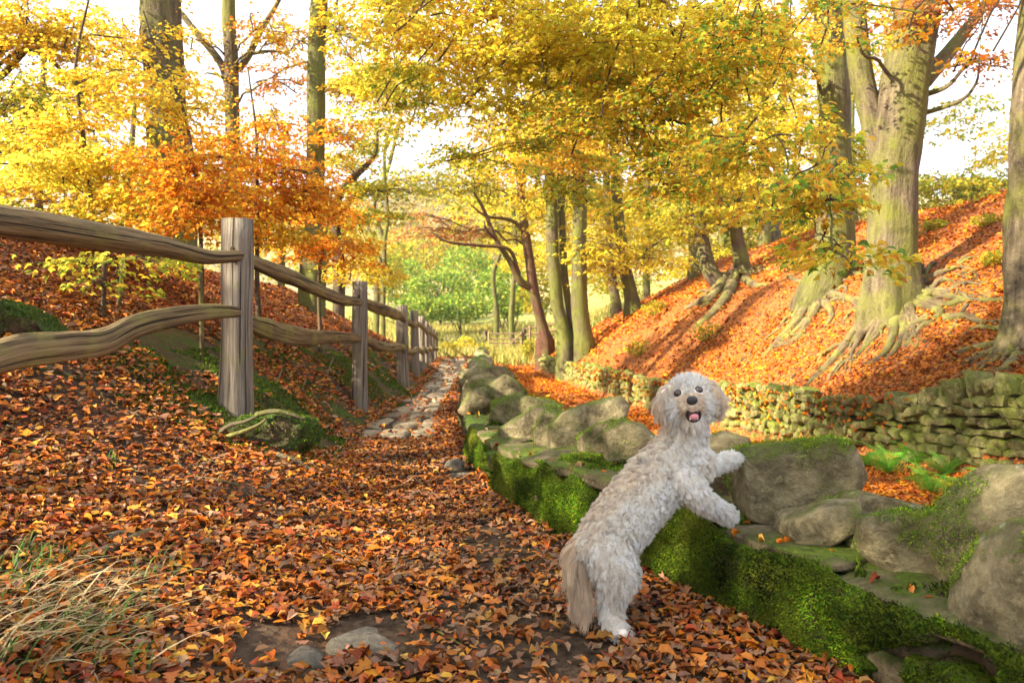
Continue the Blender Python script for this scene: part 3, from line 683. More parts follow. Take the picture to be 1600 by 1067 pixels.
def rail(pts, rad, flat, seed, ns=20, nn=40, rough=.2, mat=None):
    pp = spline(pts, nn); rr = np.interp(np.linspace(0, 1, nn), np.linspace(0, 1, len(rad)), rad)
    e = np.linspace(0, 1, nn); rr = rr * (1 - .35 * np.exp(-(1 - e) * 40)) * (1 - .35 * np.exp(-e * 40))
    V, Qd, T3, tc = tube(pp, rr, ns, flat=flat, rough=rough, rs=2.2, seed=seed, lobes=lambda L, th: 1 + .035 * np.sin(th * 9 + np.sin(L * 1.7) + seed) + .03 * vnoise(xyz(L * 9 + 0 * th, 3 * np.cos(th) + 0 * L, 3 * np.sin(th) + seed + 0 * L)) + .12 * np.sign(np.sin(th * 2 + seed)) * np.abs(np.sin(th * 2 + seed)) ** .5)
    gg = Geo(); gg.add(V, Qd, T3, tc + seed); c = pp.mean(0); return obj('rail', gg.mesh('rail', mat or M_wood, c), fence, loc=c)
A, B, C_, D = FP[0], FP[1], FP[2], FP[3]
sh = lambda p, d=.07: p + np.array([.9 * d, -d * .6, 0])
rail([sh(onseg(px, py, A, B)) for px, py in [(-130, 318), (-60, 338), (20, 351), (100, 364), (180, 376), (250, 388), (310, 402), (345, 402), (368, 400)]], [.08, .087, .095, .095, .09, .08, .065, .057, .055], .75, 1.3, 28, 70)
rail([sh(onseg(px, py, A, B)) for px, py in [(-160, 590), (-60, 572), (20, 550), (90, 542), (150, 534), (200, 510), (260, 495), (320, 487), (368, 487)]], [.07, .08, .09, .085, .08, .075, .065, .055, .045], .55, 2.9, 28, 70)
rail([sh(onseg(px, py, B, C_), .03) for px, py in [(376, 402), (410, 418), (450, 433), (490, 452), (530, 468), (562, 472)]], [.05, .062, .07, .07, .062, .05], .8, 4.1, 24, 50)
rail([sh(onseg(px, py, B, C_), .03) for px, py in [(376, 500), (410, 512), (450, 524), (490, 527), (530, 527), (562, 529)]], [.05, .075, .085, .072, .06, .05], .5, 5.5, 24, 50)
rail([sh(onseg(px, py, C_, D), .03) for px, py in [(566, 473), (590, 482), (610, 489), (632, 497)]], [.06, .085, .085, .06], .7, 6.1)
rail([sh(onseg(px, py, C_, D), .03) for px, py in [(566, 530), (590, 541), (610, 543), (632, 542)]], [.06, .085, .08, .06], .6, 7.7)
for k in range(3, 10):
    a, b = FP[k], FP[k + 1]
    for fr in (.80, .42):
        za = g(*a) + (topz[k] - g(*a)) * fr; zb = g(*b) + (topz[k + 1] - g(*b)) * fr
        mid = ((a[0] + b[0]) / 2 + .1, (a[1] + b[1]) / 2, (za + zb) / 2 - random.uniform(.03, .12))
        ex = np.array([b[0] - a[0], b[1] - a[1], zb - za]); ex /= np.linalg.norm(ex)
        rail([np.array([a[0] + .05, a[1], za]) - ex * .12, np.array(mid), np.array([b[0] + .05, b[1], zb]) + ex * .12], [.06, .075, .06], .7, k * 2.3 + fr, 8, 12)

# ------------------------------------------------------------------ gate, far field fence and wall at the end of the track
gate = thing('field_gate', 'brown five bar timber gate across the far end of the track', 'gate')
GY = 55.0; gx0, gx1 = P(763, 0, GY)[0], P(816, 0, GY)[0]; gz = P(0, 548, GY)[2]; gt = P(0, 521.5, GY)[2]
def box(name, a, b, r, mat, parent, **k):
    V, Qd, T3, tc = tube([a, b], [r, r], 4, seed=1); gg = Geo(); gg.add(V, Qd, T3, tc); c = (np.asarray(a) + np.asarray(b)) / 2
    return obj(name, gg.mesh(name, mat, c, smooth=False), parent, loc=c, **k)
for f in (0, .2, .4, .65, 1): box('rail', (gx0, GY, gz + .12 + (gt - gz - .12) * f), (gx1, GY, gz + .12 + (gt - gz - .12) * f), .05, M_gate, gate)
for a, b in (((gx0 + .05, gz + .1), (gx0 + .05, gt + .05)), ((gx1 - .05, gz + .1), (gx1 - .05, gt + .15))): box('stile', (a[0], GY - .06, a[1]), (b[0], GY - .06, b[1]), .07, M_gate, gate)
xm = (gx0 + gx1) / 2; box('brace', (xm, GY - .08, gt), (gx1 - .1, GY - .08, gz + .15), .045, M_gate, gate); box('brace', (gx1 - .1, GY - .13, gt), (xm, GY - .13, gz + .15), .045, M_gate, gate)
for px, t_, lb in ((758, 517, 'dark square gatepost on the left of the field gate'), (819, 512, 'dark square gatepost on the right of the field gate')):
    a = P(px, t_, GY); o = box('gatepost', (a[0], GY + .1, g(a[0], GY) - .1), (a[0], GY + .1, a[2]), .16, M_bark_dark, None, label=lb, cat='gatepost')
ff = thing('rail_fence', 'short pale rail fence on the rise just right of the field gate', 'fence')
for px, t_ in ((828, 509), (850, 505), (872, 502)):
    a = P(px, t_, 54); box('post', (a[0], 54, g(a[0], 54) - .1), (a[0], 54, a[2]), .09, M_gate, ff)
for dz in (0, 10): box('rail', P(820, 514 + dz, 54), P(878, 504 + dz, 54), .06, M_gate, ff)
fwl = thing('field_wall', 'distant low field wall with upright coping stones left of the gate', 'wall')
V = []
for px in range(684, 756, 2):
    a = P(px, 526 + (px - 684) * .03 + random.uniform(-.8, .8), 52.0); x = a[0]; gz0 = g(x, 52)
    obj('coping_stone', fs_pool[px % 10], fwl, loc=(x, 52, a[2] + .0), rot=(0, random.uniform(-.4, .4), 0), scale=(.035, .14, .17))
for row in range(4):
    for q in range(15):
        x = P(684 + q * 5 + (row % 2) * 2.5, 0, 52)[0]; obj('wall_stone', fs_pool[(q + row) % 10], fwl, loc=(x, 52, g(x, 52) + .1 + row * .24), scale=(.12, .2, .13))

# ------------------------------------------------------------------ leaves
PAL = {
 'orange': np.array([(.78, .28, .02), (.84, .36, .03), (.86, .48, .04), (.70, .20, .02), (.86, .54, .05)]),
 'gold': np.array([(.86, .60, .05), (.85, .52, .04), (.87, .66, .07), (.80, .40, .03), (.74, .64, .07), (.87, .62, .05)]),
 'yellow': np.array([(.87, .70, .06), (.84, .70, .06), (.86, .62, .05), (.70, .66, .07), (.80, .74, .09), (.84, .55, .05)]),
 'yg': np.array([(.50, .50, .05), (.62, .56, .06), (.36, .42, .05), (.70, .56, .05), (.26, .34, .04), (.66, .44, .04)]),
 'mixed': np.array([(.86, .62, .05), (.28, .46, .06), (.74, .66, .07), (.80, .38, .05), (.50, .60, .07), (.84, .52, .06), (.20, .36, .06), (.86, .66, .06), (.86, .58, .05)]),
 'green': np.array([(.24, .40, .06), (.16, .28, .05), (.42, .54, .08), (.32, .46, .06), (.56, .58, .09)]),
 'pale': np.array([(.52, .44, .20), (.60, .42, .20), (.50, .46, .16), (.44, .36, .18)]),  # far leaf tones with the paleness of haze painted in
 'rust': np.array([(.52, .20, .06), (.60, .28, .10), (.62, .40, .16), (.46, .15, .05)]),
}
T4 = np.array([(0, 0, 0), (.45, .42, .05), (1, 0, -.06), (.45, -.42, .05)]); T4F = np.array([[0, 2, 1], [0, 3, 2]])
T6 = np.array([(0, 0, 0), (.28, .36, .06), (.68, .33, .05), (1.0, 0, -.10), (.68, -.33, .05), (.28, -.36, .06), (.5, 0, 0)])
T6F = np.array([[0, 6, 1], [1, 6, 2], [2, 6, 3], [3, 6, 4], [4, 6, 5], [5, 6, 0]])
def leaf_arrays(pos, ax, nr, L, W, curl, tmpl, tf):
    ax = ax / np.linalg.norm(ax, axis=1)[:, None]; nr = nr - (nr * ax).sum(1)[:, None] * ax; nr = nr / (np.linalg.norm(nr, axis=1)[:, None] + 1e-9); s = np.cross(nr, ax)
    u, v, w = tmpl[:, 0][None, :, None], tmpl[:, 1][None, :, None], tmpl[:, 2][None, :, None]
    L_, W_, C_ = L[:, None, None], W[:, None, None], curl[:, None, None]
    V = pos[:, None] + ax[:, None] * u * L_ + s[:, None] * v * W_ + nr[:, None] * (w * L_ * C_ * 3 - (u - .5) ** 2 * L_ * C_ * .6 + np.abs(v) * W_ * C_ * .9)
    F = (np.arange(len(pos))[:, None, None] * len(tmpl) + tf[None]).reshape(-1, tf.shape[1]); return V.reshape(-1, 3), F
def pick(pal, n, jit=.14):
    c = PAL[pal][rng.integers(0, len(PAL[pal]), n)] if isinstance(pal, str) else pal[rng.integers(0, len(pal), n)]
    return np.clip(c * rng.normal(1, jit, (n, 1)) * rng.normal(1, .05, (n, 3)), .01, .88)

class Crown:
    def __init__(s): s.V = []; s.F = []; s.C = []; s.n = 0; s.tw = Geo()
    def leaves(s, pos, ax, nr, L, pal, near, wr=.62):
        n = len(pos); W = L * wr * rng.uniform(.85, 1.15, n); t, f = (T6, T6F) if near else (T4, T4F)
        V, F = leaf_arrays(pos, ax, nr, L, W, rng.uniform(.1, 1.0, n), t, f)
        s.V.append(V); s.F.append(F + s.n); s.n += len(V); c = pick(pal, n); s.C.append(np.repeat(c, len(t), 0))
    def spray(s, c, d, size, nl, L, pal, near, twig=True):
        """flat beech spray: leaves alternate along a drooping axis and its side shoots"""
        d = np.array([d[0], d[1], 0.0]); d /= np.linalg.norm(d) + 1e-9; side = np.array([-d[1], d[0], 0])
        t = rng.uniform(0, 1, nl); wdt = (1 - t) * .55 + .12; lat = rng.uniform(-1, 1, nl) * wdt * size
        droop = rng.uniform(.05, .35)
        pos = c + d * (t * size)[:, None] + side * lat[:, None]; pos[:, 2] += -droop * t * t * size + rng.normal(0, .045 * size + .01, nl) - np.abs(lat) * .2
        ax = d + side * (np.sign(lat) * rng.uniform(.3, 1.2, nl))[:, None] + rng.normal(0, .25, (nl, 3)); ax[:, 2] -= .25
        nr = np.array([0, 0, 1.0]) + rng.normal(0, .55, (nl, 3))
        s.leaves(pos, ax, nr, L * rng.uniform(.7, 1.2, nl), pal, near)
        if twig:
            p = np.array([c, c + d * size * .5 + [0, 0, -droop * .25 * size], c + d * size * .95 + [0, 0, -droop * .9 * size]]); r = .0035 + .0012 * size
            V, Q, T3, tc = tube(p, [r, r * .7, r * .4], 3, caps=False); s.tw.add(V, Q, None, tc)
    def build(s, root, org=(0, 0, 0), leafmat=None, nm='foliage'):
        if s.n: obj(nm, mesh_from(nm, np.concatenate(s.V) - np.asarray(org), np.concatenate(s.F), leafmat or M_leaf, np.concatenate(s.C)), root, kind='stuff')
        if s.tw.n: obj('twigs', s.tw.mesh('twigs', M_twig, org), root, kind='stuff')

def branch_path(a, b, bow=.12, wob=.05, n=8):
    a, b = np.asarray(a, float), np.asarray(b, float); L = np.linalg.norm(b - a); t = np.linspace(0, 1, n)[:, None]
    p = a + (b - a) * t; p[:, 2] += np.sin(t[:, 0] * np.pi) * L * bow
    p[1:-1] += rng.normal(0, wob * L / 3, (n - 2, 3)); return spline(p, n * 2)

def tree(name, label, cat, Y, trunk, clumps, mat=M_beech, group=None, limbs=(), ns=14, flare=.9, leafL=.08, near=False, rough=.10, roots=0, attach=None, lobek=5, spray_n=22, spray_s=.5, hidebase=False, part='trunk', twigs=True, over=None):
    """trunk: [(px, py, halfwidth_px)...] bottom first, all at distance Y"""
    pts = [P(px, py, Y) for px, py, _ in trunk]; rad = [hw / FPX * Y for _, _, hw in trunk]
    x0 = pts[0][0]; gz = g(x0, Y)
    if pts[0][2] > gz + .05: pts.insert(0, np.array([x0 * 1.0 + (pts[0][0] - pts[1][0]) * .1, Y, gz - .9])); rad.insert(0, rad[0] * 1.05)
    else:
        pts.insert(0, pts[0] + np.array([0, 0, -1.0])); rad.insert(0, rad[0])
        gz = max(gz, pts[1][2] - .6)
    org = np.array([pts[1][0], Y, gz]); root = thing(name, label, cat, org, group)
    nn = max(14, int(np.linalg.norm(pts[-1] - pts[0]) / .22)); pp = spline(pts, nn); tt = np.linspace(0, 1, nn)
    rr = np.interp(tt, np.linspace(0, 1, len(rad)), rad); base_z = pts[1][2]
    seed = rng.uniform(0, 50); hz = pp[:, 2] - base_z
    fl = flare * .75 * np.exp(-np.maximum(hz, -.1) / (.14 + rr[0] * .55))
    lob = lambda L, th: 1 + (fl[:, None] * (.10 + .9 * np.clip(.5 + .5 * np.cos(lobek * th + seed + .6 * np.sin(2 * th)), 0, 1) ** 1.6) if len(L) == nn else 0) + .035 * np.cos(3 * th + seed) + .025 * np.cos(7 * th + L * .4)
    pp[:, 0] += .03 * vnoise(xyz(hz * 1.1, seed, 0)) ; V, Q, T3, tc = tube(pp, rr, ns, rough=rough, rs=1.1, seed=seed, lobes=lob)
    gg = Geo(); gg.add(V, Q, T3, tc); obj(part, gg.mesh(part, mat, org), root)
    for lm in limbs:                                          # visible limbs, pixel by pixel
        lp = [P(px, py, Y + dy) for px, py, hw, dy in lm]; lr = [hw / FPX * Y for _, _, hw, _ in lm]; n2 = max(10, len(lp) * 6)
        V, Q, T3, tc = tube(spline(lp, n2), np.interp(np.linspace(0, 1, n2), np.linspace(0, 1, len(lr)), lr), 8, rough=.12, seed=seed + 3); gg = Geo(); gg.add(V, Q, T3, tc); obj('limb', gg.mesh('limb', mat, org), root)
    cr = Crown(); lg = Geo(); topz_ = pp[-1, 2]; prevc = None
    for (px, py, cy_, rx, ry, ns_, pal) in clumps:
        ns_ = int(ns_ * (1.35 if over else 1.7))
        c = P(px, py, cy_); R_ = np.array([rx / FPX * cy_, min(rx / FPX * cy_, 2.6) * .8 + .25, ry / FPX * cy_])
        # limb from the trunk towards the clump
        za = min(topz_ - .3, max(base_z + 1.2, c[2] - .35 * np.linalg.norm(c[:2] - pp[-1, :2]))); ia = int(np.argmin(np.abs(pp[:, 2] - za))); a = pp[ia]
        LL = np.linalg.norm(c - a); r0_ = min(rr[ia] * .45, .02 + .012 * LL)
        if over and py > 190 and prevc is not None: a = prevc; r0_ = .008; bp = None
        elif over: a = c + np.array([rng.uniform(.6, 2.2), rng.uniform(.2, 1.6), over - c[2]]); r0_ = .010; lim_ = branch_path(pp[-3], a, .02, .03); V, Q, T3, tc = tube(lim_, np.linspace(.07, .011, len(lim_)), 6, caps=False); lg.add(V, Q, None, tc)
        bp = branch_path(a, c, .0 if over else .06, .09); prevc = c; V, Q, T3, tc = tube(bp, np.linspace(r0_, r0_ * .3, len(bp)), 6, rough=.1, caps=False); lg.add(V, Q, None, tc)
        nb = max(3, min(9, ns_ // 9)); ends = []
        for k in range(nb):
            q = rng.normal(0, 1, 3); q /= np.linalg.norm(q); e = c + q * R_ * rng.uniform(.5, .95); s0 = bp[rng.integers(len(bp) // 2, len(bp))]
            b2 = branch_path(s0, e, .05, .08, 6); V, Q, T3, tc = tube(b2, np.linspace(r0_ * .4, .006 + .0006 * cy_, len(b2)), 4, caps=False); cr.tw.add(V, Q, None, tc); ends.append(b2)
        for k in range(ns_):
            if rng.random() < .6:
                b2 = ends[rng.integers(nb)]; s0 = b2[rng.integers(2, len(b2))] + rng.normal(0, .16, 3) * R_; 
            else:
                q = rng.normal(0, 1, 3); q /= np.linalg.norm(q); s0 = c + q * R_ * rng.uniform(0, 1) ** .45
            cl = (s0 - c) / R_; l_ = np.linalg.norm(cl)
            if l_ > 1.15: s0 = c + cl / l_ * R_ * 1.1
            dd = (s0 - c) / R_ + rng.normal(0, .8, 3)
            cr.spray(s0, dd, spray_s * rng.uniform(.7, 1.3), spray_n, leafL, pal, near, twigs and rng.random() < .7)
    if lg.n: obj('branches', lg.mesh('branches', mat, org), root, kind='stuff')
    cr.build(root, org)
    return root, org, pp, rr

def root_tube(parent, org, pxs, r0_, r1_, mat=M_root, lift=.25, ns=7, seed=0, big=1.0):
    """a root that creeps over the ground through the given pixels"""
    p = np.array([hit(px, py) for px, py in pxs]); 
    for k in range(len(p)):
        p[k, 2] += lift * (r0_ + (r1_ - r0_) * k / (len(p) - 1))
    r0_ *= big; n = len(p) * 6; pp = spline(p, n); t = np.linspace(0, 1, n) ** (.6 if big > 1 else 1); pp[:, 2] = np.maximum(pp[:, 2], G(pp[:, 0], pp[:, 1]) - .3 * r0_ * (1 - t)); pp[-3:, 2] -= np.array([.2, .8, 1.6]) * r1_
    V, Q, T3, tc = tube(pp, r0_ + (r1_ - r0_) * t, ns, rough=.22, rs=3, seed=seed + pxs[0][0]); gg = Geo(); gg.add(V, Q, T3, tc); return obj('root', gg.mesh('root', mat, org), parent)

def root_net(parent, org, Y, px, r_tr, n, a0, a1, length, rad, seed, mat=None):
    r = np.random.default_rng(seed); c = np.array([P(px, 0, Y)[0], Y])
    for k in range(n):
        th = a0 + (a1 - a0) * (k + r.uniform(.2, .8)) / n; d = np.array([math.cos(th), math.sin(th)]); p = c + d * r_tr * .55; L = length * r.uniform(.45, 1.1); st = 12; pts = []; R0 = rad * r.uniform(.5, 1.15)
        for q in range(st):
            f = q / (st - 1); z = g(p[0], p[1]) + R0 * (.9 * (1 - f) ** 1.5 - .25 + .55 * math.sin(q * 1.7 + k)) * (1 if q < st - 2 else -.2); pts.append((p[0], p[1], z + .30 * r_tr * max(0, 1 - q / 2.2) ** 2))
            e = .25; gx = g(p[0] + e, p[1]) - g(p[0] - e, p[1]); gy = g(p[0], p[1] + e) - g(p[0], p[1] - e); dn = -np.array([gx, gy]); d = d + dn * .10 + r.normal(0, .20, 2); d /= np.linalg.norm(d); p = p + d * L / st
        V, Q, T3, tc = tube(spline(pts, 44), R0 * (1 - .88 * np.linspace(0, 1, 44) ** .55), 9, rough=.3, rs=3.5, seed=seed + k * 2.1); gg = Geo(); gg.add(V, Q, T3, tc)
        if r.random() < .6:                                  # a fork
            i0 = r.integers(4, 8); p2 = np.array(pts[i0][:2]); d2 = np.array(pts[i0 + 1][:2]) - p2; d2 /= np.linalg.norm(d2); s_ = r.choice([-1, 1]); d2 = np.array([d2[0] - s_ * d2[1] * .8, d2[1] + s_ * d2[0] * .8]); d2 /= np.linalg.norm(d2); q2_ = []
            for q in range(7): q2_.append((p2[0], p2[1], g(p2[0], p2[1]) + R0 * .2 * (1 - q / 5))); d2 = d2 + r.normal(0, .2, 2); d2 /= np.linalg.norm(d2); p2 = p2 + d2 * L * .5 / 7
            V, Q, T3, tc = tube(spline(q2_, 20), R0 * np.linspace(.42, .10, 20), 7, rough=.3, rs=4, seed=seed + k); gg.add(V, Q, T3, tc)
        obj('root', gg.mesh('root', mat or M_root, org), parent)

# --- trees on the right bank ------------------------------------------------------
# big twin beech, in front
b4, o4, _, _ = tree('beech_tree', 'huge smooth grey green beech with spreading roots on the bank above the retaining wall', 'tree', 15,
    [(1396, 478, 43), (1392, 400, 37), (1394, 300, 35), (1402, 200, 36), (1418, 100, 36), (1436, 0, 34), (1450, -200, 30), (1462, -450, 22)],
    [(1500, 10, 14, 110, 45, 40, 'rust'), (1540, 90, 14, 70, 24, 10, 'rust'), (1250, -140, 15, 220, 90, 60, 'gold'), (1480, -150, 15, 150, 60, 40, 'gold'), (1330, 40, 13.5, 60, 60, 10, 'gold')],
    M_beech_grey, ns=40, flare=.42, lobek=6, rough=.13, leafL=.085,
    limbs=[[(1398, 330, 20, 0), (1376, 240, 20, .1), (1358, 170, 19, .15), (1342, 90, 19, .2), (1334, 0, 18, .2), (1325, -150, 15, .3)],
           [(1440, 130, 14, .1), (1480, 85, 12, .4), (1530, 20, 9, .6), (1580, -50, 7, .8)], [(1440, 150, 5, 0), (1480, 135, 3.5, -.3), (1515, 100, 2.5, -.6), (1560, 92, 1.5, -1)], [(1436, 180, 4, 0), (1500, 158, 3, -.3), (1525, 130, 2, -.5), (1530, 100, 1.5, -.6)],
           [(1428, 420, 16, 0.3), (1440, 440, 12, .5), (1470, 447, 9, .8), (1500, 462, 6, 1.0)]])
for k, (pl, a, b) in enumerate([([(1372, 478), (1345, 510), (1318, 545), (1288, 578), (1262, 600)], .15, .05), ([(1385, 490), (1372, 520), (1350, 545), (1330, 565)], .12, .04), ([(1400, 495), (1394, 530), (1380, 555), (1352, 572)], .12, .035),
        ([(1408, 485), (1412, 515), (1398, 548), (1384, 562)], .10, .03), ([(1420, 480), (1428, 505), (1420, 530)], .11, .03), ([(1432, 475), (1470, 490), (1440, 512), (1412, 545)], .09, .04), ([(1440, 470), (1480, 478), (1510, 466), (1545, 462)], .10, .03),
        ([(1475, 500), (1505, 495), (1540, 505), (1570, 498)], .085, .03), ([(1440, 455), (1500, 468), (1560, 470), (1610, 465)], .09, .03), ([(1450, 498), (1425, 512), (1410, 540)], .09, .04), ([(1380, 470), (1340, 480), (1320, 500), (1318, 515)], .07, .02), ([(1350, 470), (1310, 468), (1290, 476), (1270, 470)], .07, .03)]):
    root_tube(b4, o4, pl, a, b, M_root, lift=.2, ns=10, big=1.15)
root_net(b4, o4, 15, 1396, .62, 19, math.pi * .95, math.pi * 2.15, 2.2, .095, 5)
b3, o3, _, _ = tree('beech_tree', 'shaded straight beech trunk with clawing roots standing left behind the huge beech', 'tree', 18.5,
    [(1282, 470, 34), (1300, 400, 30), (1306, 300, 24), (1302, 150, 24), (1297, 0, 22), (1290, -300, 18)],
    [(1180, 60, 17, 110, 90, 80, 'gold'), (1130, -80, 18, 150, 100, 60, 'gold'), (1330, 230, 20, 60, 90, 26, 'yg'), (1210, 210, 17, 70, 70, 40, 'yellow')], M_beech, ns=26, flare=.45, lobek=5, leafL=.10, spray_s=.6)
for k, (pl, a, b) in enumerate([([(1268, 470), (1245, 505), (1220, 530), (1196, 556)], .17, .05), ([(1280, 478), (1262, 508), (1242, 532), (1200, 545)], .15, .04), ([(1300, 462), (1330, 470), (1345, 482)], .12, .05), ([(1290, 475), (1300, 495), (1282, 520)], .12, .03), ([(1262, 445), (1245, 440), (1228, 430)], .12, .04), ([(1225, 525), (1250, 524), (1285, 526)], .06, .02), ([(1262, 500), (1240, 520), (1215, 540)], .08, .03)]):
    root_tube(b3, o3, pl, a, b, M_root, lift=.2, ns=8, big=1.1)
root_net(b3, o3, 18.5, 1282, .5, 14, math.pi * .9, math.pi * 2.1, 2.3, .10, 8)
b5, o5, _, _ = tree('beech_tree', 'bulging grey beech trunk cut by the right edge of the photo', 'tree', 11.6,
    [(1618, 545, 50), (1622, 450, 42), (1628, 300, 50), (1620, 200, 38), (1630, 100, 37), (1640, -100, 34), (1650, -350, 28)],
    [(1560, -60, 11.5, 110, 50, 25, 'orange'), (1750, 0, 12, 150, 100, 50, 'gold')], M_beech_grey, ns=32, flare=.5, lobek=6, rough=.16, leafL=.07)
for k, (pl, a, b) in enumerate([([(1590, 548), (1560, 550), (1530, 560), (1500, 572)], .13, .04), ([(1590, 530), (1555, 540), (1520, 545), (1490, 555)], .11, .04), ([(1592, 560), (1570, 580), (1540, 588)], .10, .05), ([(1590, 500), (1560, 515), (1530, 512), (1500, 528)], .09, .03), ([(1585, 545), (1550, 560), (1525, 575), (1490, 590)], .07, .025)]):
    root_tube(b5, o5, pl, a, b, M_root, lift=.2, ns=8, big=1.1)
root_net(b5, o5, 11.6, 1618, .5, 13, math.pi * .8, math.pi * 1.6, 1.5, .065, 11)
b1, o1, _, _ = tree('beech_tree', 'dark forked beech with two leaning trunks from one root plate halfway up the bank', 'tree', 27,
    [(1140, 445, 15), (1158, 425, 14), (1152, 370, 10), (1148, 310, 10), (1162, 250, 8), (1140, 150, 8), (1135, 0, 7), (1140, -150, 5)],
    [(1080, 200, 26, 150, 90, 110, 'yellow'), (1180, 280, 26, 100, 70, 60, 'yellow'), (1060, 320, 26, 70, 60, 50, 'yg'), (1150, 60, 26, 140, 80, 80, 'gold')], M_bark_dark, ns=16, flare=.4, leafL=.14, spray_s=.9,
    limbs=[[(1128, 444, 15, 0), (1110, 425, 13, 0), (1098, 380, 12, .2), (1090, 310, 10, .4), (1100, 220, 8, .5), (1092, 120, 7, .5), (1085, 0, 6, .5)], [(1150, 330, 8, 0), (1122, 300, 7, .3), (1112, 240, 6, .4), (1080, 190, 4, .4)], [(1158, 260, 6, 0), (1180, 180, 5, 0), (1230, 90, 4, 0)]])
for pl, a, b in [([(1130, 445), (1115, 465), (1085, 478), (1070, 485)], .22, .06), ([(1145, 448), (1130, 475), (1105, 500), (1085, 512)], .22, .07), ([(1165, 440), (1180, 448), (1200, 445)], .16, .05), ([(1125, 455), (1108, 475), (1095, 480)], .14, .05)]:
    root_tube(b1, o1, pl, a, b, M_root, lift=.4, ns=7)
root_net(b1, o1, 27, 1145, .6, 10, math.pi * .9, math.pi * 2.0, 2.8, .12, 14)
small = [
 ('thin straight beech trunk beside a pale one high on the bank', 33, [(1196, 385, 9), (1192, 300, 9), (1190, 150, 8), (1185, 0, 7), (1180, -80, 6)], M_beech, [(1200, 180, 33, 90, 90, 60, 'yellow')]),
 ('pale sunlit beech trunk highest on the bank behind the thin one', 37, [(1210, 355, 8), (1214, 300, 7), (1222, 200, 7), (1226, 60, 6), (1228, -50, 5)], M_beech_grey, [(1240, 160, 37, 60, 90, 40, 'yellow')]),
 ('pale slim trunk just left of the forked dark beech', 34, [(1085, 420, 8), (1084, 360, 8), (1082, 260, 7), (1080, 100, 6), (1078, -60, 5)], M_beech_grey, [(1060, 250, 33, 80, 70, 50, 'yellow'), (1010, 160, 33, 90, 70, 60, 'yellow')]),
 ('leaning beech trunk with sunlit side below the yellow leaves in mid bank', 33, [(990, 478, 11), (980, 430, 10), (970, 370, 9), (962, 280, 8), (955, 100, 7), (950, -50, 6)], M_beech, [(960, 200, 33, 130, 90, 110, 'yellow'), (1010, 400, 32, 60, 35, 36, 'yellow'), (950, 420, 32, 40, 40, 22, 'yellow')]),
 ('very dark slim trunk between the leaning trunk and the clump of three', 36, [(962, 478, 8), (955, 420, 7), (950, 340, 6), (945, 200, 5), (940, 20, 5)], M_bark_dark, [(930, 330, 35, 80, 60, 50, 'yellow'), (900, 120, 36, 110, 80, 70, 'yellow')]),
 ('thickest sunlit trunk of the clump of three by the wall end', 31, [(912, 535, 14), (906, 480, 13), (904, 400, 12), (905, 300, 11), (902, 200, 10), (895, 50, 9), (890, -80, 7)], M_beech, [(880, 230, 30, 110, 80, 110, 'gold'), (930, 380, 31, 60, 50, 34, 'yellow'), (960, 90, 30, 120, 80, 90, 'gold')]),
 ('slender middle trunk of the clump of three by the wall end', 32, [(900, 540, 7), (888, 480, 6), (880, 400, 6), (876, 300, 6), (872, 180, 5), (870, 60, 4)], M_beech_grey, [(850, 180, 32, 90, 60, 60, 'yellow')]),
 ('leftmost olive green trunk of the clump of three by the wall end', 31.5, [(884, 542, 11), (872, 480, 10), (864, 400, 10), (861, 300, 9), (855, 180, 8), (850, 30, 7)], M_beech, [(830, 250, 31, 100, 60, 80, 'gold'), (860, 60, 31, 110, 80, 80, 'gold')]),
]
for lb, Yt, tr, mt, cl in small:
    tree('beech_tree', lb, 'tree', Yt, tr, cl, mt, ns=10, flare=.5, leafL=.15, spray_s=1.0, rough=.12, group='slim beech trunks along the bank')
tree('oak_tree', 'rust stained leaning trunk with long bare limbs reaching left above the gate', 'tree', 36,
    [(850, 528, 8.5), (840, 480, 8), (829, 420, 7.5), (820, 360, 7), (812, 290, 5.5), (800, 200, 5), (790, 120, 4)],
    [(730, 290, 36, 90, 45, 60, 'yg'), (690, 355, 36, 60, 28, 34, 'rust'), (780, 210, 36, 110, 60, 90, 'gold'), (860, 330, 35, 60, 40, 34, 'yellow'), (760, 360, 37, 60, 25, 20, 'yg')], M_rust, ns=14, leafL=.15, spray_s=1.0,
    limbs=[[(832, 450, 7, 0), (812, 438, 6, -.2), (795, 405, 4.5, -.4), (775, 375, 4, -.6), (757, 330, 3, -.8), (740, 300, 2, -1)], [(812, 430, 3, -.2), (795, 390, 3, -.5), (750, 384, 2.5, -1), (700, 378, 2, -1.4), (672, 362, 1.2, -1.6)],
           [(826, 370, 4, 0), (800, 345, 3, -.3), (760, 338, 2, -.6), (735, 320, 1.4, -.8)], [(815, 310, 4, 0), (822, 260, 3.5, 0), (835, 200, 3, 0)], [(775, 375, 2.5, -.6), (760, 360, 2, -1), (756, 345, 1.3, -1)]])

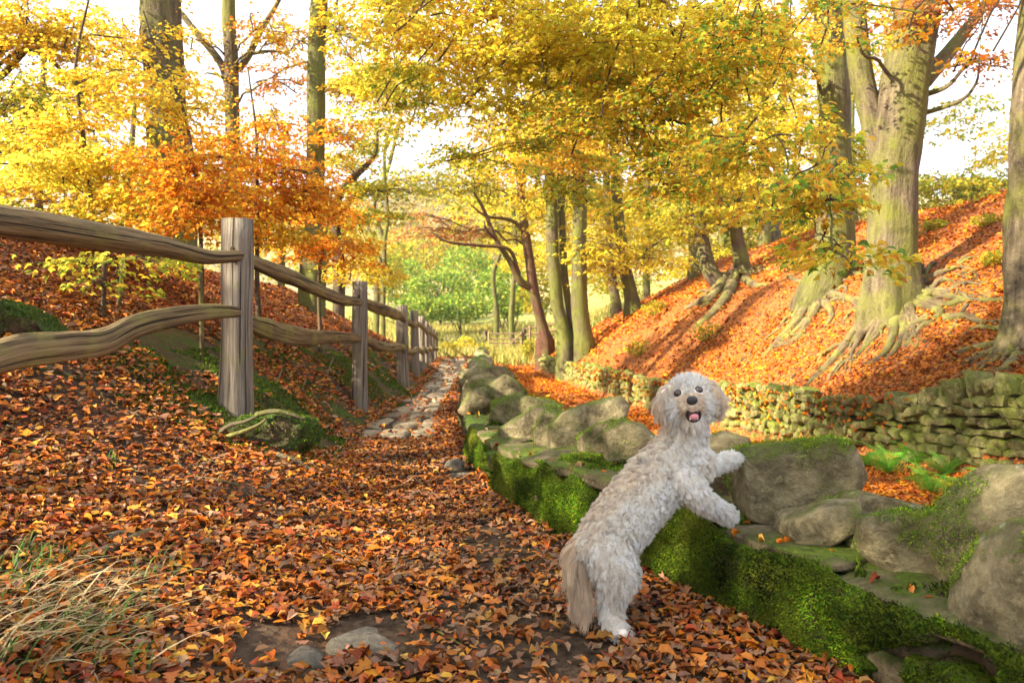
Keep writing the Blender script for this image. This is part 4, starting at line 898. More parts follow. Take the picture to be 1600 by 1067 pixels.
# --- overhanging boughs of a beech rooted on the bank beyond the right edge ----------
cr = tree('beech_tree', 'beech outside the frame with low gold and green boughs over the path', 'tree', 9.5,
    [(1900, 470, 45), (1880, 200, 40), (1850, -200, 34), (1800, -500, 24)],
    [(700, 60, 8.8, 130, 70, 85, 'gold'), (860, 40, 8.4, 130, 70, 95, 'yellow'), (1010, 60, 8.0, 120, 70, 85, 'yellow'), (1130, 110, 7.6, 100, 80, 60, 'mixed'), (800, 160, 9.2, 150, 55, 85, 'yellow'), (960, 190, 8.6, 140, 60, 75, 'mixed'),
     (1100, 260, 8.0, 120, 55, 34, 'mixed'), (1020, 310, 8.4, 80, 26, 12, 'mixed'), (1210, 210, 6.4, 60, 60, 18, 'mixed'), (1250, 320, 5.8, 60, 50, 16, 'mixed'), (1300, 390, 5.2, 40, 36, 9, 'mixed'), (1280, 250, 6, 50, 40, 9, 'mixed'), (1180, 330, 7, 50, 40, 6, 'mixed'), (600, 50, 9.4, 80, 50, 46, 'yellow'), (650, 160, 10, 80, 50, 44, 'yg'), (580, 130, 11, 70, 40, 26, 'yellow'), (1060, 170, 8.2, 120, 60, 50, 'yellow'), (900, 120, 9, 150, 60, 60, 'yellow'), (1300, 40, 7.5, 80, 30, 10, 'mixed'), (1530, 95, 6.5, 34, 16, 2, 'orange'), (1440, 20, 7, 60, 20, 5, 'orange'),
     (760, 250, 10.5, 90, 30, 26, 'yg'), (900, 300, 10, 70, 25, 18, 'yg'), (780, -90, 8.5, 200, 60, 50, 'yellow'), (1050, -90, 8, 200, 60, 50, 'yellow')],
    M_beech, ns=14, leafL=.070, near=True, spray_n=24, spray_s=.38, over=7.5)

# --- middle-distance crowns filling the wood on the right and centre ------------------
fill = [
 ('yellow beech behind the leaning trunk in mid bank', 48, [(1010, 430, 5), (1012, 300, 5), (1005, 150, 4)], [(1010, 340, 48, 90, 40, 70, 'yellow'), (930, 390, 50, 70, 40, 60, 'yellow'), (1080, 350, 46, 70, 36, 50, 'yellow'), (1170, 320, 46, 80, 40, 60, 'yellow'), (1030, 230, 46, 90, 50, 70, 'gold')]),
 ('lime gold tree filling the gap left of the clump of three', 58, [(800, 470, 4), (806, 400, 4), (800, 300, 3)], [(850, 400, 58, 50, 44, 60, 'yellow'), (800, 300, 58, 60, 44, 60, 'yellow'), (870, 320, 56, 50, 50, 50, 'yg'), (740, 250, 60, 60, 40, 44, 'gold'), (960, 440, 55, 40, 30, 40, 'yg')]),
 ('low yellow thicket tree on the crest behind the pale trunk', 44, [(1240, 370, 4), (1242, 330, 4), (1240, 250, 3)], [(1250, 350, 44, 60, 26, 50, 'yellow'), (1180, 390, 44, 60, 26, 50, 'yg'), (1110, 410, 44, 60, 26, 50, 'yellow'), (1320, 330, 44, 50, 30, 40, 'yg')]),
 ('tall golden beech deep in the wood behind the forked trunk', 44, [(1130, 330, 7), (1128, 150, 6), (1125, -50, 5)], [(1120, 120, 44, 110, 90, 110, 'yellow'), (1020, 60, 44, 110, 80, 100, 'gold'), (1220, 60, 44, 110, 90, 90, 'gold'), (1120, 290, 44, 100, 60, 70, 'yg')]),
 ('pale yellow beech deep in the wood behind the clump of three', 50, [(900, 430, 6), (905, 250, 6), (905, 50, 5)], [(900, 250, 50, 110, 70, 90, 'yellow'), (840, 130, 50, 110, 80, 90, 'yellow'), (980, 300, 50, 90, 60, 70, 'yellow'), (940, 120, 50, 120, 80, 90, 'gold'), (1000, 390, 50, 70, 40, 30, 'yg')]),
 ('slender lime yellow tree standing over the green bushes', 62, [(775, 480, 4), (770, 430, 4), (782, 380, 3), (760, 300, 3), (752, 260, 2)], [(765, 330, 62, 60, 60, 60, 'yellow'), (720, 300, 64, 50, 40, 30, 'yellow'), (810, 370, 60, 40, 50, 40, 'yellow')]),
 ('feathery golden tree at the very top centre behind the boughs', 40, [(590, 440, 4), (600, 380, 4), (585, 320, 3), (610, 250, 3), (640, 120, 2)], [(640, 130, 40, 90, 45, 36, 'gold'), (720, 60, 40, 100, 60, 60, 'gold'), (620, 30, 40, 80, 50, 40, 'gold')]),
 ('yellow green thicket tree on the far crest at the right edge', 42, [(1500, 330, 2), (1505, 300, 1.5), (1505, 270, 1)], [(1500, 150, 42, 60, 40, 14, 'yg'), (1560, 200, 42, 50, 40, 16, 'yellow'), (1470, 290, 42, 55, 24, 50, 'yg'), (1560, 285, 42, 60, 26, 60, 'yg'), (1480, 190, 42, 30, 40, 8, 'yg'), (1590, 240, 42, 40, 40, 20, 'yellow'), (1500, 318, 41, 110, 12, 40, 'yg')]),
 ('hazy beech on the far crest seen between the big trunks', 40, [(1335, 340, 5), (1330, 200, 5), (1335, 0, 4)], [(1330, 250, 40, 50, 80, 50, 'yg'), (1340, 80, 40, 70, 90, 50, 'yellow'), (1260, 290, 40, 50, 50, 34, 'yellow')]),
]
for lb, Yt, tr, cl in fill:
    tree('background_tree', lb, 'tree', Yt, tr, cl, M_beech, ns=8, leafL=.24, spray_s=1.5, spray_n=20, rough=.1, flare=.3, group='trees deep in the wood')

# --- left side -----------------------------------------------------------------------
tree('beech_tree', 'thick dark mossy trunk rising behind the fence on the left', 'tree', 16, [(264, 350, 27), (260, 250, 25), (252, 120, 25), (246, 0, 24), (240, -300, 20)],
    [(190, 70, 15.5, 90, 60, 50, 'gold'), (120, 150, 15, 90, 50, 45, 'gold'), (200, -80, 16, 160, 70, 60, 'gold'), (300, -60, 16, 100, 50, 20, 'orange')], M_beech, ns=24, flare=.5, leafL=.09)
tree('beech_tree', 'paler grey trunk close behind the thick dark one on the left', 'tree', 18, [(288, 340, 14), (280, 200, 13), (274, 80, 13), (268, -60, 12), (262, -250, 10)], [(330, -90, 18, 100, 50, 20, 'gold')], M_beech_grey, ns=16, flare=.3)
tree('beech_tree', 'forked grey trunk with raised arms against the white sky on the left', 'tree', 19.5, [(368, 330, 12), (364, 220, 11), (362, 120, 11), (358, 0, 10), (354, -160, 8)],
    [(410, 40, 19, 60, 40, 16, 'orange'), (440, 120, 19, 70, 40, 26, 'orange'), (440, 200, 19, 60, 30, 20, 'gold'), (330, 150, 19.5, 60, 40, 22, 'gold'), (300, 60, 19, 50, 40, 16, 'gold'), (430, 60, 19, 60, 50, 20, 'gold'), (320, 210, 19, 60, 30, 24, 'gold'), (380, -100, 19, 120, 40, 30, 'gold')], M_beech_grey, ns=14, flare=.3, leafL=.09,
    limbs=[[(362, 150, 7, 0), (345, 100, 6, 0), (310, 55, 5, 0), (275, 12, 4.5, 0), (240, -30, 4, 0)], [(372, 110, 6, 0), (388, 88, 6, 0), (404, 55, 5, 0), (425, 20, 4, 0), (445, -15, 3, 0)], [(390, 85, 3, 0), (425, 80, 2.5, 0), (450, 85, 2, 0)], [(360, 130, 3, -.2), (340, 118, 2, -.4), (322, 114, 1.2, -.5)]])
tree('beech_tree', 'straight olive green pole trunk standing alone left of the valley view', 'tree', 17, [(488, 400, 16), (490, 300, 14), (493, 150, 14), (497, 0, 13), (500, -300, 11)],
    [(540, 50, 17, 60, 60, 32, 'gold'), (460, 60, 17, 30, 50, 8, 'gold'), (560, 130, 17, 50, 50, 34, 'gold'), (540, 210, 17, 40, 40, 18, 'orange'), (520, -80, 17, 120, 50, 40, 'gold')], M_beech, ns=18, flare=.4, leafL=.09, limbs=[[(500, 30, 4, 0), (540, 55, 3, -.3), (590, 80, 2, -.6)]])
tree('oak_tree', 'crooked little tree with a forked arm bending right behind the fence', 'tree', 22, [(528, 400, 8), (524, 330, 7), (540, 290, 6), (562, 268, 5), (585, 240, 3), (590, 200, 2)],
    [(560, 230, 22, 50, 40, 26, 'yg'), (600, 300, 22, 50, 30, 28, 'yg'), (560, 340, 22, 60, 28, 34, 'yg'), (520, 250, 22, 40, 30, 16, 'gold')], M_bark_dark, ns=10, flare=.3, leafL=.11, spray_s=.7, limbs=[[(530, 395, 4, 0), (530, 350, 4, 0), (555, 300, 3, 0), (555, 275, 2, 0)]])
tree('beech_tree', 'beech at the left edge with dark twisting branches and dense gold leaves', 'tree', 13.5, [(-70, 400, 30), (-60, 250, 26), (-50, 100, 22), (-40, -150, 16)],
    [(50, 40, 13, 90, 50, 60, 'gold'), (20, 150, 12.5, 90, 50, 50, 'yg'), (130, 60, 13, 70, 45, 36, 'gold'), (60, 230, 12, 100, 50, 60, 'yellow'), (-60, 40, 13, 100, 90, 50, 'gold')], M_bark_dark, ns=16, leafL=.085,
    limbs=[[(-55, 200, 10, 0), (-20, 100, 8, 0), (15, 72, 6, 0), (60, 58, 4, 0), (110, 50, 2, 0)], [(-50, 140, 8, 0), (0, 120, 6, 0), (45, 78, 4, 0), (80, 95, 3, 0), (130, 150, 2, 0)]])
sap = [
 ('sapling with a thin dark stem and layered gold leaves left of the fence post', 9.5, [(152, 450, 4), (142, 320, 3.5), (128, 200, 3), (118, 100, 2.5), (138, 0, 1.6)], [(110, 200, 9.5, 110, 40, 38, 'gold'), (70, 270, 9.2, 100, 36, 38, 'yellow'), (180, 260, 9.6, 90, 40, 40, 'gold'), (60, 345, 8.8, 90, 26, 34, 'yg'), (160, 120, 9.6, 80, 40, 22, 'gold'), (200, 320, 9.4, 80, 26, 30, 'gold')]),
 ('sapling with a wavy dark stem crossing the thick trunk amid orange leaves', 8.8, [(313, 440, 3.6), (310, 330, 3), (298, 240, 3), (280, 160, 2.4), (240, 70, 1.6), (225, 20, 1)], [(290, 250, 8.8, 80, 36, 34, 'orange'), (250, 170, 8.8, 70, 36, 20, 'gold'), (330, 300, 8.6, 80, 30, 34, 'orange'), (230, 330, 9, 80, 30, 34, 'gold'), (320, 350, 8.6, 90, 22, 30, 'orange'), (240, 110, 8.6, 60, 30, 12, 'gold')]),
 ('sapling with slim stem and vivid orange layers right of the fence post', 10.5, [(404, 430, 3.4), (402, 300, 2.6), (398, 200, 2), (390, 110, 1.2)], [(390, 230, 10.5, 80, 30, 24, 'orange'), (430, 270, 10.5, 90, 30, 40, 'orange'), (400, 320, 10.4, 90, 26, 40, 'orange'), (480, 310, 11, 60, 40, 34, 'orange'), (440, 190, 10.8, 60, 24, 14, 'orange'), (420, 365, 10.6, 80, 20, 34, 'gold')]),
 ('rusty orange sapling low on the bank behind the upper fence rail', 12, [(500, 450, 3), (503, 400, 2.5), (515, 330, 1.8), (520, 280, 1)], [(480, 390, 12, 50, 22, 26, 'orange'), (535, 390, 12, 46, 26, 30, 'orange'), (520, 330, 12.4, 46, 26, 24, 'orange'), (560, 430, 13.5, 40, 20, 22, 'gold'), (600, 440, 16, 30, 20, 14, 'gold')]),
 ('tiny sapling with lime yellow leaves drooping below the upper rail', 6.9, [(158, 440, 3.4), (160, 410, 3), (162, 388, 2)], [(150, 412, 6.8, 26, 9, 4, 'yg'), (205, 402, 6.8, 38, 10, 6, 'yg'), (145, 440, 6.7, 20, 6, 2, 'yg')]),
]
for lb, Yt, tr, cl in sap:
    tree('sapling', lb, 'sapling', Yt, tr, cl, M_twig, ns=7, leafL=.07, near=Yt < 11, spray_s=.42, spray_n=20, flare=.15, rough=.05, part='stem', group='beech saplings behind the fence')
lf = [
 ('thin gold tree whose leaves lace the sky left of centre', 34, [(600, 400, 3), (606, 340, 3), (600, 260, 3), (612, 180, 2)], [(600, 200, 34, 50, 40, 22, 'gold'), (560, 120, 34, 60, 50, 30, 'gold'), (640, 280, 36, 50, 26, 26, 'yg'), (620, 90, 34, 60, 50, 34, 'yellow')]),
 ('gold wooded backdrop tree behind the saplings at far left', 26, [(60, 380, 6), (62, 250, 6), (70, 60, 5)], [(40, 290, 26, 90, 50, 60, 'gold'), (130, 270, 26, 80, 50, 50, 'yellow'), (60, 170, 26, 90, 40, 28, 'gold')]),
 ('amber backdrop tree behind the thick dark trunk', 27, [(200, 380, 5), (205, 250, 5), (210, 150, 4)], [(210, 300, 27, 70, 45, 44, 'gold'), (330, 300, 28, 70, 40, 44, 'orange'), (270, 240, 28, 60, 30, 18, 'gold')]),
 ('amber backdrop tree between the forked trunk and the pole trunk', 29, [(440, 390, 5), (442, 280, 4), (445, 200, 3)], [(430, 330, 29, 80, 40, 50, 'gold'), (450, 250, 29, 50, 30, 16, 'orange'), (540, 370, 30, 50, 40, 34, 'gold'), (560, 200, 30, 50, 50, 16, 'gold')]),
]
for lb, Yt, tr, cl in lf:
    tree('background_tree', lb, 'tree', Yt, tr, cl, M_beech, ns=7, leafL=.17, spray_s=1.1, spray_n=20, flare=.2, group='trees behind the left bank')
# unseen trees added left of and behind the camera to shade the path
for k, (x, y, h, r) in enumerate([(-8.5, 3.5, 8.5, 3.0), (-9.5, -3.5, 9, 3.4), (-14, 1, 12, 3.6), (-5.5, -9, 10, 3.2), (-7.5, -.5, 8, 2.8), (-11.5, -4.5, 10, 3.2)]):
    gz = g(x, y); root = thing('beech_tree', ['shade beech added beyond the left edge nearest the rail fence', 'shade beech added behind the camera on the left bank', 'taller shade beech added further up the left bank out of frame', 'shade beech added behind the camera by the path', 'low shade beech added beside the camera on the left', 'broad shade beech added behind the camera higher on the left bank', 'shade beech added out of frame between the taller one and the fence'][k], 'tree', (x, y, gz), group='unseen trees added for shade')
    tp = np.array([(0, 0, -.3), (.1, .05, h * .3), (-.1, .1, h * .6), (.05, 0, h)]); V, Q, T3, tc = tube(spline(tp, 20), np.linspace(.26, .08, 20), 12, rough=.1); gg = Geo(); gg.add(V, Q, T3, tc); obj('trunk', gg.mesh('trunk', M_beech), root)
    c_ = Crown()
    for q in range(520):
        d = rng.normal(0, 1, 3); d /= np.linalg.norm(d); c_.spray(np.array([0, 0, h * .8]) + d * np.array([r, r, h * .42]) * rng.uniform(.2, 1) ** .5, d, .9, 14, .15, 'gold', False, q % 3 == 0)
    c_.build(root)

# --- bushes, weeds and the far slope ---------------------------------------------------
def bush(label, px, py, Y, rx, ry, n, pal, L, group='bushes below the hillside', nm='bush'):
    c = P(px, py, Y); gz = g(c[0], Y); R_ = np.array([rx / FPX * Y, rx / FPX * Y * .8, ry / FPX * Y]); root = thing(nm, label, 'bush', (c[0], Y, gz), group); cr = Crown(); org = np.array([c[0], Y, gz])
    st = Geo()
    for q in range(5):
        d = rng.normal(0, .6, 3) * R_; V, Q, T3, tc = tube(branch_path(org + [0, 0, -.1], c + d, .05), np.linspace(.07, .02, 16) * Y / 80, 5, caps=False); st.add(V, Q, None, tc)
    obj('stems', st.mesh('stems', M_twig, org), root)
    q = rng.normal(0, 1, (n, 3)); q /= np.linalg.norm(q, axis=1)[:, None]; lump = 1 + .28 * fbm(q * 1.7 + px, 3)
    pos = c + q * R_ * (rng.uniform(.25, 1, n) ** .4 * lump)[:, None]; pos = pos[pos[:, 2] > G(pos[:, 0], pos[:, 1])]; m = len(pos)
    cr.leaves(pos, rng.normal(0, 1, (m, 3)), rng.normal(0, 1, (m, 3)) + [0, -.4, .9], L * rng.uniform(.6, 1.3, m), pal, False, .7); cr.build(root, org); return root
for k, a in enumerate([
 ('rounded bright green bush at the left foot of the hillside', 625, 440, 78, 45, 40, 1500, 'green', .36), ('wide green bush in the middle of the valley view', 690, 455, 74, 55, 36, 2000, 'green', .34), ('taller leafy green bush behind the middle one', 730, 425, 84, 50, 42, 1700, 'green', .38),
 ('dark green shrub at the right beside the rust stained trunk', 785, 450, 70, 44, 40, 1700, 'green', .32), ('yellow green bush high behind the green ones', 680, 395, 96, 60, 34, 1300, 'yg', .46), ('lime bush under the bare limbs', 770, 405, 92, 50, 36, 1200, 'yg', .45),
 ('broad bright green bush filling the gap above the gate', 720, 480, 66, 46, 24, 1500, 'green', .30), ('low green bush behind the far end of the wooden fence', 650, 485, 64, 40, 24, 1300, 'green', .30), ('green bush with yellow tips left of the rust stained trunk', 800, 470, 63, 34, 28, 1100, 'green', .30),
 ('tall pale green bush towering over the left foot of the hillside', 600, 400, 88, 44, 44, 1300, 'yg', .40), ('yellow green bush on the rise above the rail fence', 840, 460, 60, 34, 34, 900, 'yg', .30),
 ('small yellow bush beside the far fence posts', 600, 420, 70, 30, 34, 900, 'yg', .34)]):
    bush(*a)
for px, py, lb in [(1540, 345, 'low yellow green bramble patch near the top of the bank at far right'), (1462, 352, 'bramble patch on the bank crest just right of the huge beech'), (1245, 412, 'leafy bramble clump between the forked beech and the shaded trunk'), (1025, 482, 'small green clump on the bank right of the leaning trunk'), (1110, 520, 'little green plant in the leaves in the middle of the bank'), (1560, 405, 'sparse weed patch among roots at the far right'), (1000, 545, 'tiny plant at the top edge of the retaining wall near its left end')]:
    p = hit(px, py + 8, 8); s_ = FPX / p[1]; rx_ = (.55 if p[1] > 20 else .30); bush(lb, px, py, p[1], rx_ * s_, rx_ * .45 * s_, 260, 'yg', .05 + p[1] * .0022, group='low plants on the right bank', nm='bramble_clump')
for a in [('pale straw tree low on the far hillside at left', 610, 345, 190, 44, 26, 700, 'pale', 1.0), ('pale tan tree in the middle of the far hillside', 660, 330, 220, 44, 26, 700, 'pale', 1.1), ('pale greenish tree right of the middle hillside', 715, 350, 180, 44, 30, 700, 'pale', 1.0), ('faint tan tree near the hill crest', 640, 295, 300, 60, 22, 600, 'pale', 1.5), ('faint pale tree on the crest further right', 730, 290, 300, 60, 22, 600, 'pale', 1.5), ('pinkish pale tree just above the yellow bush', 690, 370, 150, 40, 24, 700, 'pale', .8)]:
    bush(*a, group='pale trees on the far hillside', nm='hillside_tree')
n = 42000; y = 95 + 215 * rng.uniform(0, 1, n) ** .9; x = rng.uniform(-1, 1, n) * .5 * y; cl_ = fbm(xyz(x * .055, y * .04, 4), 3); k = cl_ > -.12; x, y, cl_ = x[k], y[k], cl_[k]; n = len(x)
pos = xyz(x, y, G(x, y) + rng.uniform(0, 1, n) * (3 + 9 * np.clip(cl_ + .25, 0, 1))); hue = vnoise(xyz(x * .08, y * .08, 7))[:, None]
ch_ = np.where(hue > .25, pick('gold', n) * .75, np.where(hue > -.2, pick('pale', n), pick('yg', n) * .8))
V, F = leaf_arrays(pos, rng.normal(0, 1, (n, 3)), rng.normal(0, 1, (n, 3)) + [0, -.5, .8], rng.uniform(.5, 1.1, n) * y / 130, rng.uniform(.4, .8, n) * y / 130, rng.uniform(0, 1, n), T4, T4F)
obj('hillside_woods', mesh_from('hillside_woods', V, F, M_leaf, np.repeat(ch_, 4, 0)), kind='stuff', label='pale autumn woods covering the distant hillside', cat='woods')
for a in [('yellow weed clump at the end of the paved path', 700, 545, 43, 16, 12, 500, 'yg', .13), ('taller yellow weeds against the field wall', 728, 540, 46, 16, 16, 500, 'yellow', .14), ('green weeds at the foot of the field wall', 752, 548, 44, 14, 12, 420, 'yg', .13), ('weeds crowding the left end of the retaining wall', 826, 545, 41, 10, 16, 380, 'yg', .12)]:
    bush(*a, group='weeds at the path end', nm='weed_clump')
# ------------------------------------------------------------------ fallen leaves
LIT = np.array([(.60, .19, .015), (.52, .13, .015), (.66, .26, .02), (.42, .11, .03), (.58, .22, .04), (.36, .20, .12), (.46, .27, .17), (.70, .36, .06), (.30, .06, .025), (.54, .17, .03), (.62, .24, .05), (.48, .16, .05), (.22, .10, .06)])
LITB = np.array([(.60, .17, .010), (.52, .12, .008), (.68, .26, .012), (.56, .15, .010), (.74, .36, .02), (.40, .09, .012), (.66, .22, .012)])
def oak_template():
    st = np.linspace(0, 1, 8); wd = np.array([.0, .22, .13, .36, .22, .40, .2, .0])
    V = [(s, 0, .02) for s in st] + [(s, w_, .06) for s, w_ in zip(st[1:-1], wd[1:-1])] + [(s, -w_, .06) for s, w_ in zip(st[1:-1], wd[1:-1])]
    F = []
    for k in range(7):
        for base, flip in ((8, 0), (14, 1)):
            a, b = k, k + 1; c_ = base + k if k < 6 else None; d = base + k - 1 if k > 0 else None
            if d is None: t = [(a, b, c_)]
            elif c_ is None: t = [(a, b, d)]
            else: t = [(a, b, c_), (a, c_, d)]
            F += [x if not flip else x[::-1] for x in t]
    return np.array(V, float), np.array(F)
TO, TOF = oak_template()
def gnormal(x, y, e=.04):
    return np.stack([-(G(x + e, y) - G(x - e, y)) / (2 * e), -(G(x, y + e) - G(x, y - e)) / (2 * e), np.ones_like(x)], -1)
fw_ = f_fwx
def scatter(y0, y1, dens, Lm, tmpl, tf, margin=1.0, seed=0, pal=None, jit=.42):
    A = .5 * (y1 - y0) * ((1.5 * y0 + 2 * margin) + (1.5 * y1 + 2 * margin)); n = int(A * dens)
    y = rng.uniform(y0, y1, n * 2); w_ = 1.5 * y + 2 * margin; y = y[rng.uniform(0, 1, len(y)) < w_ / w_.max()][:n]; x = rng.uniform(-1, 1, len(y)) * (.75 * y + margin)
    wl, fwx = f_wall(y), f_fwx(y); ft = f_foot(y)
    keep = ~((x > wl - .05) & (x < wl + .62)) & ~((x > fwx - .02) & (x < fwx + .42) & (y < 36.5))
    onp = (x > ft) & (x < wl) ; pc = (ft + wl) / 2
    cov = fbm(xyz(x * 1.3, y * 1.3, 4), 4)
    near_mid = onp & (y < 8.3)
    pr = np.where(near_mid, .74 + 1.7 * np.clip(cov, -.3, .4) + .5 * np.clip(np.abs(x - pc + .05) / np.maximum((wl - ft) / 2, .3), 0, 1), .95 + 1.0 * np.clip(cov, -.5, 0))
    slab = (y > 8.3) & (x > ft + .18) & (x < wl - .35) ; pr = np.where(slab, .06, pr)
    edge = (y > 8.3) & onp & ~slab; pr = np.where(edge, .75, pr)
    mossz = (x < ft + .1) & (x > f_fence(y) - 1.2) & (y > 6.0) & (y < 40); pr = np.where(mossz, .32 + 1.6 * np.clip(cov, -.3, .3), pr)
    pr = np.where(y > 38, pr * .3, pr)
    bpatch = fbm(xyz(x * .45, y * .45, 14), 4); pr = np.where((x > fwx) & (y < 38), pr * np.clip(1.15 + 2.2 * bpatch, .25, 1), pr)
    for kx, ky, ra_, rb_ in KEEPOFF: pr = np.where(((x - kx) / (ra_ + .015)) ** 2 + ((y - ky - .02) / (rb_ + .02)) ** 2 < 1, .04, pr); pr = np.where((np.abs(x - kx) < ra_ * .9) & (y < ky) & (y > ky - rb_ - .06), pr * .25, pr)
    keep &= rng.uniform(0, 1, len(x)) < pr; x, y, wl, ft = x[keep], y[keep], wl[keep], ft[keep]; n = len(x)
    nr = gnormal(x, y); nr /= np.linalg.norm(nr, axis=1)[:, None]
    z = G(x, y) + .012 + rng.uniform(0, .028, n) + np.where((x > fw_(y)) & (rng.uniform(0, 1, n) < .10), rng.uniform(.02, .10, n), 0) + np.where((x > ft) & (x < wl), .012, 0) + np.where((y > 8.3) & (x > ft) & (x < wl), .03, 0)
    jn = nr + rng.normal(0, jit * .45, (n, 3)); up = rng.uniform(0, 1, n) < .07; jn[up] += rng.normal(0, .45, (up.sum(), 3))
    th = rng.uniform(0, 2 * np.pi, n); ax = np.stack([np.cos(th), np.sin(th), rng.normal(0, .12, n)], -1)
    L = Lm * rng.uniform(.45, 1.1, n) ** 1.0 * np.where(rng.uniform(0, 1, n) < .12, 1.5, 1.12) * (1 + np.clip(y - 6, 0, 30) * .035)
    V, F = leaf_arrays(xyz(x, y, z) - ax * (L / 2)[:, None], ax, jn, L, L * rng.uniform(.6, .9, n), rng.uniform(-.5, .9, n), tmpl, tf)
    bankm = x > wl; c = pick(LIT, n, .28) * np.array([.74, .68, .60]); cb = pick(LITB, n, .2) * np.array([.95, .88, .8]) * np.clip(1 + 1.1 * fbm(xyz(x * .35, y * .35, 31), 3), .55, 1.25)[:, None]; c[bankm] = cb[bankm]
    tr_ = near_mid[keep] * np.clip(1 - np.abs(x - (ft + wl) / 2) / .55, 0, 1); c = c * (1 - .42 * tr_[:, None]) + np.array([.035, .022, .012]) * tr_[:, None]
    c *= (1 + .22 * np.clip(fbm(xyz(x * .8, y * .8, 8), 2), -.8, .8))[:, None]
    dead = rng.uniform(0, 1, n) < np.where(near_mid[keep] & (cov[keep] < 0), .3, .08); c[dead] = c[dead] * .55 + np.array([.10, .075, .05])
    return V, F, np.repeat(c, len(tmpl), 0)
Vs, Fs, Cs, nn = [], [], [], 0
for a in [(1.7, 4.2, 1800, .050, T6, T6F), (1.7, 4.4, 260, .074, TO, TOF), (4.2, 8, 1450, .050, T6, T6F), (4.4, 7, 90, .08, TO, TOF), (8, 13, 800, .056, T4, T4F), (13, 22, 300, .066, T4, T4F), (22, 40, 90, .085, T4, T4F)]:
    V, F, c = scatter(*a); Vs.append(V); Fs.append(F + nn); Cs.append(c); nn += len(V)
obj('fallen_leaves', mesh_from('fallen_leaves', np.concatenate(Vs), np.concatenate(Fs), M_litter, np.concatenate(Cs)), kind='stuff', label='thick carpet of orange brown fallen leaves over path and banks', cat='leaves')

# a few leaves caught on the walls
bx = rng.uniform(1.6, 9, 170); off = rng.uniform(.0, .5, 170); wx = f_wall(bx) + off; zz = np.array([ledge_z(y) for y in bx]) + .012
ax = rng.normal(0, 1, (170, 3)) * [1, 1, .15]; V, F = leaf_arrays(xyz(wx, bx, zz), ax, rng.normal(0, .35, (170, 3)) + [0, 0, 1], rng.uniform(.03, .06, 170), rng.uniform(.02, .04, 170), rng.uniform(0, 2, 170), T6, T6F)
obj('stray_leaves', mesh_from('stray_leaves', V, F, M_litter, np.repeat(pick(LIT, 170), 7, 0)), kind='stuff', label='single fallen leaves caught on the ledge of the mossy wall', cat='leaves')
n = 900; yw = rng.uniform(9, 30, n); p = np.array([fw(y) for y in yw]); zt = f_fwt(yw); zb = f_track(yw); q = rng.uniform(0, 1, n) ** .5; keep = (yw > 11)
pos = xyz(p[:, 0] - .03 + .1 * (1 - q), p[:, 1] - .02, zb + (zt - zb) * q + .02)[keep]; n = len(pos)
V, F = leaf_arrays(pos, rng.normal(0, 1, (n, 3)), rng.normal(0, .3, (n, 3)) + [-.8, -.5, .6], rng.uniform(.06, .10, n), rng.uniform(.04, .08, n), rng.uniform(0, 2, n), T4, T4F)
obj('leaves_on_wall', mesh_from('leaves_on_wall', V, F, M_litter, np.repeat(pick(LITB, n), 4, 0)), kind='stuff', label='orange leaves lodged between the stones of the retaining wall', cat='leaves')

# ------------------------------------------------------------------ moss tufts and cushions
def blades(pos, nrm, L, Wd, col, lean=.5):
    n = len(pos); d = nrm + rng.normal(0, lean, (n, 3)); d /= np.linalg.norm(d, axis=1)[:, None]; s = np.cross(d, rng.normal(0, 1, (n, 3))); s /= np.linalg.norm(s, axis=1)[:, None] + 1e-9
    V = np.stack([pos - s * Wd[:, None], pos + s * Wd[:, None], pos + d * L[:, None]], 1).reshape(-1, 3); return V, np.arange(3 * n).reshape(-1, 3), np.repeat(col, 3, 0)
MP = np.array([(.13, .27, .012), (.20, .35, .015), (.07, .15, .010), (.33, .41, .02), (.16, .32, .015), (.04, .08, .008)])
pv, nv = np.concatenate([m[0] for m in MOSS_PTS]), np.concatenate([m[1] for m in MOSS_PTS])
idx = rng.integers(0, len(pv), 130000); nb = len(idx); pj = pv[idx] + rng.normal(0, .005, (nb, 3))
br = np.clip(.62 + 1.9 * fbm(pj * 4, 3), .10, 1.5)[:, None]; yel = np.clip(fbm(pj * 3 + 7, 2) * 2, 0, 1)[:, None]
colm = pick(MP, nb, .2) * br * np.clip(1.2 - 3 * np.clip(fbm(pj * 4.5 + 30, 3), 0, .35), .35, 1.2)[:, None] * (1 - .6 * yel) + yel * .6 * np.array([.26, .28, .03])
V, F, c = blades(pj, nv[idx], rng.uniform(.006, .020, nb), rng.uniform(.0015, .0035, nb), colm, .7)
obj('moss_tufts', mesh_from('moss_tufts', V, F, M_moss, c), near_wall, kind='stuff')
# moss on the boulders
Vm, Fm, Cm, nn = [], [], [], 0
for (V0, N0) in ROCKV:
    msk = fbm(V0 * 4.2 + 2.2, 4) + .16 * N0[:, 2] - .20 + np.where(V0[:, 0] < .45, .16, 0) - .16 * (V0[:, 2] > .55)
    ok = np.where(msk > .06)[0]
    if len(ok) < 20: continue
    k = ok[rng.integers(0, len(ok), len(ok) * 6)]; p = V0[k] + rng.normal(0, .008, (len(k), 3)) - N0[k] * .002
    V, F, c = blades(p, N0[k], rng.uniform(.004, .012, len(k)), rng.uniform(.0012, .003, len(k)), pick(MP, len(k), .22) * 1.1, .8); Vm.append(V); Fm.append(F + nn); Cm.append(c); nn += len(V)
obj('boulder_moss', mesh_from('boulder_moss', np.concatenate(Vm), np.concatenate(Fm), M_moss, np.concatenate(Cm)), near_wall, kind='stuff')
